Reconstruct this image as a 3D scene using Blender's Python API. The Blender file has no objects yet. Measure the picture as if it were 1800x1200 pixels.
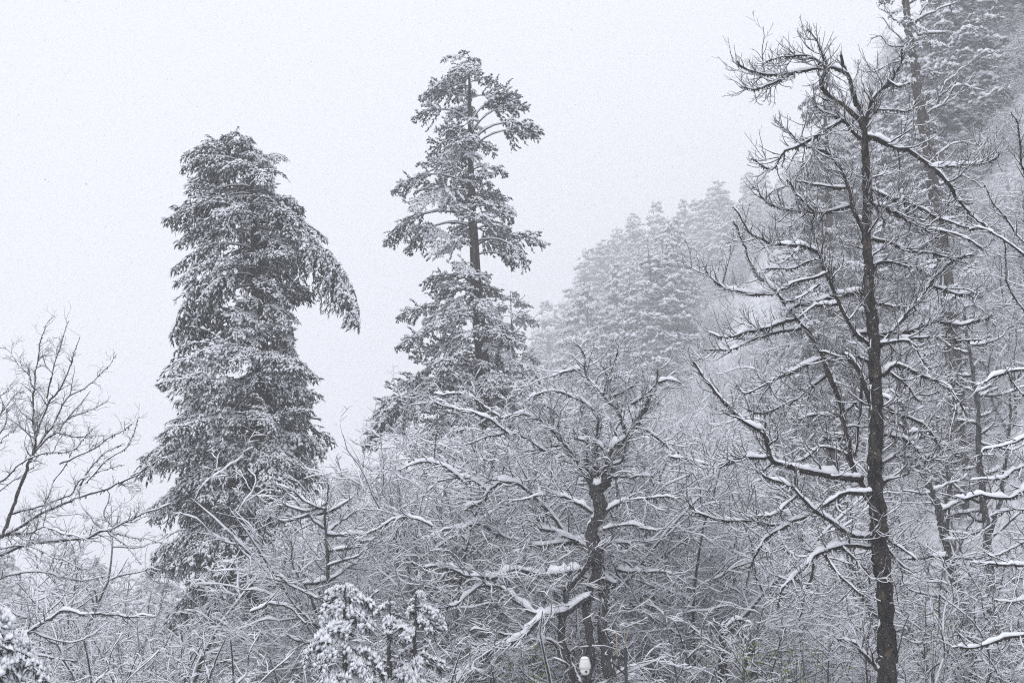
import bpy, math, random
import numpy as np
from mathutils import Matrix, Vector

# ------------------------------------------------------------------ camera, sky, sun, exposure
SC = bpy.context.scene
COL = SC.collection
F = 2150.0                      # focal length in photo pixels (1800 wide)
PITCH = math.radians(15.0)
CAMZ = 4.0
cam_d = bpy.data.cameras.new('camera')
cam_d.sensor_width = 36.0
cam_d.lens = 36.0 * F / 1800.0
cam_d.clip_start = 0.1
cam_d.clip_end = 3000.0
cam = bpy.data.objects.new('camera', cam_d)
COL.objects.link(cam)
cam.location = (0, 0, CAMZ)
cam.rotation_euler = (math.radians(90) + PITCH, 0, 0)
SC.camera = cam

SUN_ELEV, SUN_ROT = math.radians(52), math.radians(205)
world = bpy.data.worlds.new('World')
SC.world = world
world.use_nodes = True
wn = world.node_tree
wn.nodes.clear()
w_out = wn.nodes.new('ShaderNodeOutputWorld')
w_bg = wn.nodes.new('ShaderNodeBackground')
w_sky = wn.nodes.new('ShaderNodeTexSky')
w_sky.sky_type = 'NISHITA'
w_sky.sun_disc = False
w_sky.sun_elevation = SUN_ELEV
w_sky.sun_rotation = SUN_ROT
w_mix = wn.nodes.new('ShaderNodeMixRGB')
w_mix.inputs[0].default_value = 0.97             # closed snow cloud over a little clear-sky light
w_tc = wn.nodes.new('ShaderNodeTexCoord')
w_no = wn.nodes.new('ShaderNodeTexNoise')
w_no.inputs['Scale'].default_value = 1.3
w_no.inputs['Detail'].default_value = 2.0
w_rp = wn.nodes.new('ShaderNodeValToRGB')
w_rp.color_ramp.elements[0].position = 0.30
w_rp.color_ramp.elements[1].position = 0.72
w_rp.color_ramp.elements[0].color = (0.84, 0.865, 0.955, 1)
w_rp.color_ramp.elements[1].color = (0.95, 0.965, 1.02, 1)
w_ml = wn.nodes.new('ShaderNodeVectorMath'); w_ml.operation = 'SCALE'
w_ml.inputs['Scale'].default_value = 9.4
wn.links.new(w_tc.outputs['Generated'], w_no.inputs['Vector'])
wn.links.new(w_no.outputs['Fac'], w_rp.inputs['Fac'])
wn.links.new(w_rp.outputs['Color'], w_ml.inputs[0])
wn.links.new(w_sky.outputs['Color'], w_mix.inputs[1])
wn.links.new(w_ml.outputs[0], w_mix.inputs[2])
wn.links.new(w_mix.outputs[0], w_bg.inputs['Color'])
w_bg.inputs['Strength'].default_value = 0.12
wn.links.new(w_bg.outputs[0], w_out.inputs['Surface'])

sun_d = bpy.data.lights.new('sun', 'SUN')
sun_d.energy = 1.5
sun_d.angle = math.radians(40)
sun_d.color = (1.0, 0.985, 0.97)
sun = bpy.data.objects.new('sun', sun_d)
COL.objects.link(sun)
sun.rotation_euler = (math.radians(90) - SUN_ELEV, 0, math.radians(-25))

SC.view_settings.view_transform = 'Standard'
SC.view_settings.look = 'None'
SC.view_settings.exposure = 0.0
SC.view_settings.gamma = 1.0
SC.view_settings.use_curve_mapping = False
SC.render.engine = 'CYCLES'
SC.cycles.volume_bounces = 3
SC.cycles.max_bounces = 9
SC.cycles.diffuse_bounces = 6
SC.cycles.glossy_bounces = 1
SC.cycles.transmission_bounces = 2
SC.cycles.use_denoising = False
SC.cycles.denoiser = 'OPENIMAGEDENOISE'
SC.cycles.denoising_prefilter = 'ACCURATE'
SC.cycles.denoising_input_passes = 'RGB_ALBEDO_NORMAL'
SC.cycles.use_adaptive_sampling = False
SC.render.film_transparent = False
SC.cycles.pixel_filter_type = 'BLACKMAN_HARRIS'
SC.cycles.filter_width = 1.2
HAZE_DENSITY = 0.0020

# ------------------------------------------------------------------ helpers
rng = np.random.default_rng(7)
CP, SP = math.cos(PITCH), math.sin(PITCH)

def at(px, py, Y):
    """point in the place seen at photo pixel (px, py), Y metres ahead of the camera"""
    x, v = (px - 900.0) / F, (600.0 - py) / F
    dy, dz = CP - v * SP, SP + v * CP
    s = Y / dy
    return np.array((x * s, Y, CAMZ + dz * s))

def nrm(a):
    return a / np.maximum(np.linalg.norm(a, axis=-1, keepdims=True), 1e-9)

def link(name, data, parent=None):
    o = bpy.data.objects.new(name, data)
    COL.objects.link(o)
    if parent is not None:
        o.parent = parent
    return o

def tag(o, label=None, cat=None, group=None, kind=None):
    if label: o['label'] = label
    if cat: o['category'] = cat
    if group: o['group'] = group
    if kind: o['kind'] = kind
    return o

def empty(name, loc, label=None, cat=None, group=None, rz=0.0):
    o = link(name, None)
    o.location = tuple(float(c) for c in loc)
    o.rotation_euler = (0, 0, rz)
    o.empty_display_size = 0.3
    return tag(o, label, cat, group)

class MB:
    """collects vertices, quads and triangles; build() makes ONE mesh"""
    def __init__(self):
        self.v, self.q, self.t, self.n = [], [], [], 0
        self.qm, self.tm = [], []
    def add(self, v, q=None, t=None, mat=0):
        v = np.asarray(v, np.float32).reshape(-1, 3)
        if q is not None and len(q):
            q = np.asarray(q).reshape(-1, 4)
            self.q.append(q + self.n); self.qm.append(np.full(len(q), mat))
        if t is not None and len(t):
            t = np.asarray(t).reshape(-1, 3)
            self.t.append(t + self.n); self.tm.append(np.full(len(t), mat))
        self.v.append(v)
        self.n += len(v)
    def mesh(self, name, mats, smooth=True, origin=None):
        me = bpy.data.meshes.new(name)
        if not self.v:
            return me
        v = np.concatenate(self.v)
        if origin is not None:
            v = v - np.asarray(origin, np.float32)
        q = np.concatenate(self.q) if self.q else np.zeros((0, 4), int)
        t = np.concatenate(self.t) if self.t else np.zeros((0, 3), int)
        me.vertices.add(len(v)); me.vertices.foreach_set('co', v.ravel().astype(np.float32))
        me.loops.add(q.size + t.size)
        me.loops.foreach_set('vertex_index', np.concatenate([q.ravel(), t.ravel()]).astype(np.int32))
        me.polygons.add(len(q) + len(t))
        st = np.concatenate([np.arange(len(q)) * 4, q.size + np.arange(len(t)) * 3])
        me.polygons.foreach_set('loop_start', st.astype(np.int32))
        mi = np.concatenate((self.qm + self.tm)) if (self.qm or self.tm) else np.zeros(0)
        for m in (mats if isinstance(mats, (list, tuple)) else [mats]):
            me.materials.append(m)
        me.polygons.foreach_set('material_index', mi.astype(np.int32))
        me.update(calc_edges=True)
        if smooth:
            me.polygons.foreach_set('use_smooth', np.ones(len(q) + len(t), bool))
        return me

def frames(P):
    T = np.empty_like(P)
    T[:, 1:-1] = P[:, 2:] - P[:, :-2]
    T[:, 0] = P[:, 1] - P[:, 0]
    T[:, -1] = P[:, -1] - P[:, -2]
    T = nrm(T)
    up = np.zeros_like(T); up[..., 2] = 1.0; up[..., 1] = 0.02
    S = nrm(np.cross(T, up))
    N = np.cross(S, T)          # the most upward direction across the branch
    return T, S, N

def frames_pt(P):
    T, S0, _ = frames(P)
    S = np.empty_like(T)
    bad = np.abs(T[:, 0, 2]) > 0.9
    s = S0[:, 0].copy()
    s[bad] = nrm(np.cross(T[bad, 0], np.broadcast_to(np.array([0, 1.0, 0]), T[bad, 0].shape)))
    for i in range(P.shape[1]):
        s = nrm(s - (s * T[:, i]).sum(-1, keepdims=True) * T[:, i])
        S[:, i] = s
    return T, S, np.cross(S, T)

def ring_quads(M, n, k):
    m = np.arange(M)[:, None, None] * (n * k)
    i = np.arange(n - 1)[None, :, None] * k
    j = np.arange(k)[None, None, :]
    j2 = (j + 1) % k
    a = m + i + j; b = m + i + j2; c = m + i + k + j2; d = m + i + k + j
    return np.stack([a, b, c, d], -1).reshape(-1, 4)

def add_tubes(mb, P, R, k=4, mat=0, rough=0.0, rg=None):
    M, n, _ = P.shape
    if M == 0: return
    T, S, N = frames_pt(P)
    a = np.arange(k) * 2 * math.pi / k
    rr = R[:, :, None] * np.ones(k)
    if rough:
        rr = rr * (1 + rough * (rg or rng).normal(0, 1, (M, n, k)))
    V = P[:, :, None] + rr[..., None] * (np.cos(a)[:, None] * S[:, :, None] + np.sin(a)[:, None] * N[:, :, None])
    mb.add(V, q=ring_quads(M, n, k), mat=mat)

def add_snow(mb, P, R, thick=0.02, mat=0, prob=1.0, rg=None, wide=1.15, k=3, lump=0.35):
    """a cap of snow lying along the upper side of each branch"""
    rg = rg or rng
    if prob < 1.0:
        m = rg.random(len(P)) < prob
        P, R = P[m], R[m]
    M, n, _ = P.shape
    if M == 0: return
    T, S, N = frames(P)
    if n > 12:
        c = np.cumsum(np.pad(T, ((0, 0), (4, 4), (0, 0)), mode='edge'), 1)
        TT = nrm(c[:, 8:] - c[:, :-8])
        hr = np.sqrt(TT[..., 0] ** 2 + TT[..., 1] ** 2)
        hor = np.clip(hr * 1.5 - 0.45, 0, 1)
    else:
        hor = np.clip(np.sqrt(T[..., 0] ** 2 + T[..., 1] ** 2) * 1.25 - 0.2, 0, 1)
    l = np.clip(1 + lump * rg.normal(0, 1, (M, n)), 0.15, 1.9)
    h = thick * (0.45 + 0.55 * np.clip(R / 0.03, 0.0, 1.9)) * hor * l
    w = (R * wide + thick * 0.16) * np.clip(hor * 1.6, 0.05, 1) * (0.75 + 0.25 * l)
    h[:, 0] *= 0.3; w[:, 0] *= 0.6
    h[:, -1] *= 0.25; w[:, -1] *= 0.35
    base = P + N * (R * 0.35)[..., None]
    if k == 3:
        prof = [(-1, 0), (0, 1), (1, 0)]
        hh = h + R * 0.75
    else:
        prof = [(-1, -0.05), (-0.82, 0.6), (0, 1), (0.82, 0.6), (1, -0.05)]
        hh = h + R * 0.8
    U = np.zeros_like(N); U[..., 2] = 1.0
    UP = nrm(N * 0.5 + U * 0.5)
    V = np.stack([base + S * (w * a)[..., None] + UP * (hh * b)[..., None] for a, b in prof], 2)
    mb.add(V, q=ring_quads(M, n, len(prof)), mat=mat)

def add_spindles(mb, A, B, w, mat=0, rg=None):
    """a needle-clad twig: three-sided body that swells past its root and ends in a point"""
    rg = rg or rng
    M = len(A)
    if M == 0: return
    D = nrm(B - A)
    up = np.zeros_like(D); up[:, 2] = 1; up[:, 0] = 0.03
    S = nrm(np.cross(D, up)); N = np.cross(S, D)
    C = A + (B - A) * rg.uniform(0.3, 0.5, (M, 1))
    w = np.broadcast_to(w, (M,))
    V = [A]
    for a in (0.5, 2.6, 4.7):
        ww = (w * rg.uniform(0.75, 1.3, M))[:, None]
        V.append(C + ww * (math.cos(a) * S + 0.6 * math.sin(a) * N))
    V.append(B)
    V = np.stack(V, 1)
    t = np.array([[0, 1, 2], [0, 2, 3], [0, 3, 1], [4, 2, 1], [4, 3, 2], [4, 1, 3]])
    t = (t[None] + (np.arange(M) * 5)[:, None, None]).reshape(-1, 3)
    mb.add(V, t=t, mat=mat)

def add_snow_spindles(mb, A, B, w, h, mat=0, rg=None):
    """snow lying on a needle-clad twig"""
    rg = rg or rng
    D = nrm(B - A)
    hor = np.sqrt(D[:, 0] ** 2 + D[:, 1] ** 2)
    m = rg.random(len(A)) < np.clip(hor * 1.6 - 0.45, 0.0, 1)
    A, B, hor = A[m], B[m], hor[m]
    M = len(A)
    if M == 0: return
    D = nrm(B - A)
    up = np.zeros_like(D); up[:, 2] = 1; up[:, 0] = 0.03
    S = nrm(np.cross(D, up)); N = np.cross(S, D)
    ww = (w * rg.uniform(0.6, 1.25, M))[:, None]
    hh = (h * rg.uniform(0.5, 1.5, M) * np.clip(hor, .3, 1))[:, None]
    o = N * (w * 0.42)
    A2 = A + (B - A) * rg.uniform(-0.05, 0.12, (M, 1)) + o * 0.5
    B2 = A + (B - A) * rg.uniform(0.8, 1.0, (M, 1)) + o * 0.5
    C = A + (B - A) * rg.uniform(0.35, 0.6, (M, 1)) + o
    V = np.stack([A2, C - S * ww, C + N * hh * 0.5 + np.array([0, 0, 1]) * hh * 0.6, C + S * ww, B2], 1)
    t = np.array([[0, 1, 2], [0, 2, 3], [4, 2, 1], [4, 3, 2], [0, 3, 1], [4, 1, 3]])
    t = (t[None] + (np.arange(M) * 5)[:, None, None]).reshape(-1, 3)
    mb.add(V, t=t, mat=mat)

def grow(S, D, L, n, wob, trop, rg=None):
    """polylines from S along D; trop = pull up (+) or down (-), may vary along the way"""
    rg = rg or rng
    M = len(S)
    P = np.empty((M, n + 1, 3)); P[:, 0] = S
    d = nrm(D.copy())
    for i in range(n):
        tz = trop[i] if isinstance(trop, (list, tuple)) else trop
        d = d + rg.normal(0, wob, (M, 3))
        d[:, 2] += tz
        d = nrm(d)
        P[:, i + 1] = P[:, i] + d * (L / n)[:, None]
    return P

def taper(r0, r1, n, M=None):
    t = np.linspace(0, 1, n + 1)
    r0 = np.asarray(r0, float).reshape(-1, 1); r1 = np.asarray(r1, float).reshape(-1, 1)
    return r0 + (r1 - r0) * t

def sprout(P, R, per_m, t0=0.15, t1=1.0, ang=(0.6, 1.1), up=0.25, upspread=0.6, rg=None, cap=None):
    """start points, directions, radii and parent index of side shoots along polylines"""
    rg = rg or rng
    seg = np.linalg.norm(np.diff(P, axis=1), axis=2)
    L = seg.sum(1)
    c = rg.poisson(np.maximum(per_m * L * (t1 - t0), 0.0))
    if cap is not None: c = np.minimum(c, cap)
    idx = np.repeat(np.arange(len(P)), c)
    M = len(idx)
    n = P.shape[1] - 1
    t = rg.uniform(t0, t1, M)
    f = np.minimum(t * n, n - 1e-4); i = f.astype(int); fr = (f - i)[:, None]
    A, B = P[idx, i], P[idx, i + 1]
    pos = A + (B - A) * fr
    T = nrm(B - A)
    r = R[idx, i] * (1 - fr[:, 0]) + R[idx, i + 1] * fr[:, 0]
    u = np.zeros_like(T); u[:, 2] = 1; u[:, 1] = 0.02
    S = nrm(np.cross(T, u)); N = np.cross(S, T)
    sg = np.where(rg.random(M) < 0.5, -1.0, 1.0)[:, None]
    perp = nrm(S * sg * rg.uniform(0.5, 1.0, (M, 1)) + N * rg.normal(up, upspread, (M, 1)))
    a = rg.uniform(ang[0], ang[1], M)[:, None]
    return pos, nrm(T * np.cos(a) + perp * np.sin(a)), r, idx, t, L[idx]

# ------------------------------------------------------------------ materials
def mat_base(name):
    m = bpy.data.materials.new(name); m.use_nodes = True
    nt = m.node_tree
    b = nt.nodes['Principled BSDF']
    return m, nt, b

def noise(nt, scale, detail=4.0, rough=0.6, vec=None, dist=0.0):
    n = nt.nodes.new('ShaderNodeTexNoise')
    n.inputs['Scale'].default_value = scale
    n.inputs['Detail'].default_value = detail
    n.inputs['Roughness'].default_value = rough
    n.inputs['Distortion'].default_value = dist
    if vec is not None: nt.links.new(vec, n.inputs['Vector'])
    return n

def ramp(nt, fac, stops):
    r = nt.nodes.new('ShaderNodeValToRGB')
    nt.links.new(fac, r.inputs['Fac'])
    e = r.color_ramp.elements
    while len(e) < len(stops): e.new(0.5)
    for el, (p, c) in zip(e, stops):
        el.position = p; el.color = (*c, 1)
    return r

def bump(nt, b, h, strength=0.5, dist=0.02):
    n = nt.nodes.new('ShaderNodeBump')
    n.inputs['Strength'].default_value = strength
    n.inputs['Distance'].default_value = dist
    nt.links.new(h, n.inputs['Height'])
    nt.links.new(n.outputs[0], b.inputs['Normal'])

def make_bark(name, dark, light, scale=9.0, snow=0.0, stretch=0.22, lichen=None):
    m, nt, b = mat_base(name)
    tc = nt.nodes.new('ShaderNodeTexCoord')
    mp = nt.nodes.new('ShaderNodeMapping')
    mp.inputs['Scale'].default_value = (1, 1, stretch)
    nt.links.new(tc.outputs['Object'], mp.inputs['Vector'])
    n1 = noise(nt, scale, 6, 0.7, mp.outputs[0], 0.5)
    c = ramp(nt, n1.outputs['Fac'], [(0.40, dark), (0.64, light)]).outputs['Color']
    if lichen:
        n3 = noise(nt, 3.1, 3, 0.6, tc.outputs['Object'])
        f = ramp(nt, n3.outputs['Fac'], [(0.58, (0, 0, 0)), (0.66, (1, 1, 1))])
        mx = nt.nodes.new('ShaderNodeMixRGB')
        nt.links.new(f.outputs['Color'], mx.inputs[0]); nt.links.new(c, mx.inputs[1])
        mx.inputs[2].default_value = (*lichen, 1)
        c = mx.outputs[0]
    if snow > 0:
        n2 = noise(nt, 26.0, 5, 0.75, tc.outputs['Object'])
        f = ramp(nt, n2.outputs['Fac'], [(0.66 - 0.16 * snow, (0, 0, 0)), (0.74 - 0.16 * snow, (1, 1, 1))])
        mx = nt.nodes.new('ShaderNodeMixRGB')
        nt.links.new(f.outputs['Color'], mx.inputs[0]); nt.links.new(c, mx.inputs[1])
        mx.inputs[2].default_value = (0.78, 0.80, 0.84, 1)
        c = mx.outputs[0]
    nt.links.new(c, b.inputs['Base Color'])
    b.inputs['Roughness'].default_value = 0.95
    b.inputs['Specular IOR Level'].default_value = 0.15
    bump(nt, b, n1.outputs['Fac'], 0.9, 0.03)
    return m

def make_plain(name, c0, c1, scale=6.0, rough=0.9, spec=0.2):
    m, nt, b = mat_base(name)
    tc = nt.nodes.new('ShaderNodeTexCoord')
    n = noise(nt, scale, 4, 0.65, tc.outputs['Object'])
    r = ramp(nt, n.outputs['Fac'], [(0.3, c0), (0.7, c1)])
    nt.links.new(r.outputs['Color'], b.inputs['Base Color'])
    b.inputs['Roughness'].default_value = rough
    b.inputs['Specular IOR Level'].default_value = spec
    return m

SNOW = make_plain('snow', (0.80, 0.82, 0.86), (0.90, 0.91, 0.94), 14.0, 0.85, 0.25)
def make_flake():
    m, nt, b = mat_base('snowflake')
    tr = nt.nodes.new('ShaderNodeBsdfTranslucent'); tr.inputs[0].default_value = (0.92, 0.93, 0.96, 1)
    df = nt.nodes.new('ShaderNodeBsdfDiffuse'); df.inputs[0].default_value = (0.92, 0.93, 0.96, 1)
    mx = nt.nodes.new('ShaderNodeMixShader'); mx.inputs[0].default_value = 0.5
    nt.links.new(df.outputs[0], mx.inputs[1]); nt.links.new(tr.outputs[0], mx.inputs[2])
    nt.links.new(mx.outputs[0], nt.nodes['Material Output'].inputs['Surface'])
    return m
FLAKE = make_flake()
BARK_DARK = make_bark('bark_dark', (0.006, 0.0055, 0.0055), (0.050, 0.043, 0.038), 7.0, 0.12, 0.3, (0.085, 0.062, 0.045))
BARK_GREY = make_bark('bark_grey', (0.018, 0.017, 0.018), (0.085, 0.080, 0.078), 10.0, 0.4, 0.3)
BARK_CON = make_bark('bark_conifer', (0.022, 0.019, 0.018), (0.10, 0.085, 0.075), 7.0, 0.35, 0.2)
BARK_BIRCH = make_bark('bark_birch', (0.02, 0.017, 0.016), (0.10, 0.085, 0.08), 14.0, 0.35, 1.0, (0.12, 0.06, 0.035))
DEADWOOD = make_bark('dead_wood', (0.045, 0.038, 0.034), (0.13, 0.11, 0.098), 12.0, 0.2, 0.2)
TWIG = make_plain('twig', (0.010, 0.009, 0.009), (0.035, 0.030, 0.028), 5.0)
MOSS = make_plain('moss', (0.010, 0.011, 0.008), (0.04, 0.042, 0.028), 18.0)
LICHEN = make_plain('hanging_lichen', (0.10, 0.11, 0.095), (0.22, 0.23, 0.20), 8.0)
NEEDLE = make_plain('needles', (0.020, 0.028, 0.022), (0.060, 0.075, 0.058), 2.2)
NEEDLE_DK = make_plain('needles_dark', (0.016, 0.022, 0.019), (0.048, 0.058, 0.048), 2.2)
LEAF = make_plain('young_leaves', (0.12, 0.17, 0.05), (0.26, 0.33, 0.11), 20.0, 0.6)
METAL = make_plain('black_paint', (0.012, 0.014, 0.018), (0.03, 0.034, 0.042), 20.0, 0.45, 0.4)
WHITE_PL = make_plain('white_plastic', (0.62, 0.62, 0.60), (0.74, 0.73, 0.70), 9.0, 0.45, 0.4)
LENS = make_plain('dark_glass', (0.012, 0.012, 0.014), (0.02, 0.02, 0.022), 9.0, 0.1, 0.6)
ROD = make_plain('antenna_rod', (0.26, 0.20, 0.12), (0.36, 0.30, 0.20), 9.0, 0.5, 0.4)

# ------------------------------------------------------------------ ground
TX = np.array([-1200, -400, 0, 400, 700, 900, 1000, 1150, 1300, 1500, 1800, 2200, 3000])
TY = np.array([0, 40, 80, 140, 250, 420, 580, 700])
TZ = np.array([
    [0, 0, 0, 0, 0, 0, 0, 0, 0, 0, 0, 0, 0],
    [0, 0, 0, 0, 0, 0, 0, 0, 0, 0.5, 2, 8, 20],
    [0, 0, 0, 0, 0, 0, 1, 3, 6, 12, 30, 50, 80],
    [0, 0, 0, 0, 2, 6, 10, 18, 28, 45, 85, 110, 125],
    [0, 0, 0, 0, 10, 31, 44, 62, 83, 118, 158, 170, 175],
    [3, 3, 4, 8, 32, 74, 96, 116, 134, 165, 190, 200, 204],
    [8, 8, 9, 14, 38, 78, 100, 120, 140, 172, 198, 206, 210],
    [8, 8, 9, 14, 38, 78, 100, 120, 140, 172, 198, 206, 210]], float)

def hill(x, y):
    x = np.asarray(x, float); y = np.asarray(y, float)
    yy = np.maximum(y, 12.0)
    px = 900 + F * x / (yy / CP) * 1.0
    px = np.clip(px, TX[0], TX[-1])
    fy = np.interp(np.clip(y, 0, 700), TY, np.arange(len(TY)))
    fx = np.interp(px, TX, np.arange(len(TX)))
    i = np.minimum(fy.astype(int), len(TY) - 2); j = np.minimum(fx.astype(int), len(TX) - 2)
    a = fy - i; b = fx - j
    a = a * a * (3 - 2 * a) * 0.4 + a * 0.6
    z = (TZ[i, j] * (1 - a) * (1 - b) + TZ[i + 1, j] * a * (1 - b) + TZ[i, j + 1] * (1 - a) * b + TZ[i + 1, j + 1] * a * b)
    amp = np.clip(z / 25, 0, 1)
    return z + amp * (1.6 * np.sin(x * 0.11 + y * 0.07) + 1.2 * np.sin(y * 0.13 - x * 0.05 + 2) + 0.8 * np.sin(x * 0.31 + 1))

def build_ground():
    xs = np.linspace(-560, 600, 281); ys = np.linspace(-60, 690, 221)
    X, Y = np.meshgrid(xs, ys)
    Z0 = hill(X, Y)
    Z = Z0 + np.random.default_rng(3).normal(0, 1, X.shape) * np.clip(Z0 / 8, 0.06, 1.1)
    V = np.stack([X, Y, Z], -1).reshape(-1, 3)
    nx = len(xs)
    a = (np.arange(len(ys) - 1)[:, None] * nx + np.arange(nx - 1)[None]).ravel()
    mb = MB(); mb.add(V, q=np.stack([a, a + 1, a + nx + 1, a + nx], 1))
    m, nt, b = mat_base('snowy_ground')
    tc = nt.nodes.new('ShaderNodeTexCoord')
    n1 = noise(nt, 1.3, 8, 0.8, tc.outputs['Object'], 0.0)
    r = ramp(nt, n1.outputs['Fac'], [(0.36, (0.12, 0.12, 0.12)), (0.46, (0.55, 0.56, 0.58)), (0.58, (0.82, 0.84, 0.88))])
    nt.links.new(r.outputs['Color'], b.inputs['Base Color'])
    b.inputs['Roughness'].default_value = 0.95
    bump(nt, b, n1.outputs['Fac'], 0.5, 0.15)
    tag(link('ground', mb.mesh('ground', m)), kind='structure')
build_ground()

# ------------------------------------------------------------------ conifer boughs (shared meshes)
def frond(L, seed, e0=0.15, grav=-0.10, sec_sp=0.12, sec_len=0.42, ter_sp=0.075, ter_len=0.20,
          w=0.026, snow_w=0.040, snow_h=0.05, droop=-0.10, bare=0.10, axis_r=0.012, ter_droop=-0.35, needle=None, fill=1.0):
    rg = np.random.default_rng(seed)
    A = grow(np.zeros((1, 3)), np.array([[math.cos(e0), 0, math.sin(e0)]]), np.array([L]), 8, 0.035, grav, rg)
    AR = taper(axis_r * (0.6 + L * 0.45), 0.006, 8)
    body, snow = MB(), MB()
    add_tubes(body, A, AR, 4, mat=1)
    add_snow(snow, A, AR, 0.045, rg=rg, wide=1.2)
    # secondaries
    ts = np.arange(bare, 0.99, sec_sp / L)
    ts = np.repeat(ts, 2) + rg.normal(0, 0.35 * sec_sp / L, 2 * len(ts))
    ts = np.clip(ts, bare * 0.8, 0.995)
    ts = ts[rg.random(len(ts)) < fill]
    sg = np.where(np.arange(len(ts)) % 2 == 0, 1.0, -1.0)
    f = ts * 8; i = np.minimum(f.astype(int), 7); fr = (f - i)[:, None]
    pos = A[0, i] * (1 - fr) + A[0, i + 1] * fr
    T = nrm(A[0, i + 1] - A[0, i])
    ang = rg.uniform(0.75, 1.15, len(ts))[:, None]
    side = np.array([0, 1.0, 0])[None] * sg[:, None]
    upv = rg.normal(-0.1, 0.45, (len(ts), 1)) * np.array([0, 0, 1.0])
    D = nrm(T * np.cos(ang) + (side + upv) * np.sin(ang))
    prof = np.clip(ts / 0.28, 0.25, 1) * np.clip((1.03 - ts) / 0.72, 0, 1) ** 0.8
    SL = np.maximum(L * sec_len * prof * rg.uniform(0.55, 1.25, len(ts)), 0.12)
    S = grow(pos, D, SL, 4, 0.06, droop, rg)
    SR = taper(np.full(len(S), 0.008), np.full(len(S), 0.003), 4)
    big = SL > 0.35
    add_tubes(body, S[big], SR[big], 3, mat=1)
    # tertiaries
    p1, d1, r1, ix, t, _ = sprout(S, SR, 2.0 / ter_sp * 0.5, 0.05, 1.0, (0.5, 1.05), -0.05, 0.45, rg)
    p0, d0, r0, ix0, t0, _ = sprout(A, AR, 1.2 / ter_sp * 0.5, bare, 1.0, (0.6, 1.1), 0.1, 0.6, rg)
    p2 = S[:, -2]; d2 = nrm(S[:, -1] - S[:, -2])
    pp = np.concatenate([p1, p0, p2, A[:, -2]]); dd = np.concatenate([d1, d0, d2, nrm(A[:, -1] - A[:, -2])])
    dd[:, 2] += ter_droop * rg.uniform(0.2, 1.6, len(dd)); dd = nrm(dd)
    tl = ter_len * rg.uniform(0.5, 1.35, len(pp))[:, None]
    add_spindles(body, pp, pp + dd * tl, w, mat=0, rg=rg)
    # twigs along the secondaries' own axis
    for a in range(4):
        add_spindles(body, S[:, a], S[:, a + 1] + (S[:, a + 1] - S[:, a]) * 0.2, w * 0.8, mat=0, rg=rg)
    add_snow_spindles(snow, pp, pp + dd * tl, snow_w, snow_h, rg=rg)
    for a in range(4):
        add_snow_spindles(snow, S[:, a], S[:, a + 1] + (S[:, a + 1] - S[:, a]) * 0.15, snow_w * 0.9, snow_h, rg=rg)
    bm = body.mesh('bough', [needle or NEEDLE, BARK_CON], smooth=False)
    sm = snow.mesh('bough_snow', [SNOW], smooth=False)
    return dict(L=L, tip=A[0, -1].copy(), body=bm, snow=sm)

def frond_set(lengths, seed, n=3, **kw):
    return [frond(L, seed + 10 * i + j, **kw) for i, L in enumerate(lengths) for j in range(n)]

def put_bough(root, fr, base, az, reach, trunk_origin, rg, roll=0.0, pitch=0.0):
    """a bough object parented to its tree, its foot at `base` (world)"""
    s = reach / max(fr['tip'][0], 0.2)
    o = link('branch', fr['body'], root)
    o.location = tuple(float(c) for c in (base - trunk_origin))
    o.rotation_euler = (roll, pitch, az)
    o.scale = (s, s, s)
    sn = link('snow', fr['snow'], o)
    return o

def pick(fs, L, rg):
    d = np.array([abs(math.log(f['L'] / max(L, 0.2))) for f in fs])
    c = np.where(d < d.min() + 0.02)[0]
    return fs[int(rg.choice(c))]

def trunk_mesh(pts, rad, mat, seed, k=12, rough=0.05, origin=(0, 0, 0)):
    """tapered, slightly knotted trunk along a resampled polyline"""
    P, R = resample(np.asarray(pts, float), np.asarray(rad, float), 28)
    rg = np.random.default_rng(seed)
    P = P + rg.normal(0, 0.006, P.shape)
    mb = MB(); add_tubes(mb, P[None], R[None], k, rough=rough, rg=rg)
    return mb.mesh('trunk', [mat], origin=origin)

def resample(P, R, n):
    """Catmull-Rom through the points"""
    P = np.asarray(P, float); m = len(P)
    if m == 2:
        t = np.linspace(0, 1, n)[:, None]
        return P[0] * (1 - t) + P[1] * t, R[0] * (1 - t[:, 0]) + R[-1] * t[:, 0]
    Q = np.vstack([2 * P[0] - P[1], P, 2 * P[-1] - P[-2]])
    u = np.linspace(0, m - 1 - 1e-6, n); i = u.astype(int); t = (u - i)[:, None]
    a, b, c, d = Q[i], Q[i + 1], Q[i + 2], Q[i + 3]
    X = 0.5 * ((2 * b) + (-a + c) * t + (2 * a - 5 * b + 4 * c - d) * t ** 2 + (-a + 3 * b - 3 * c + d) * t ** 3)
    return X, np.interp(u, np.arange(m), R)

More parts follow.
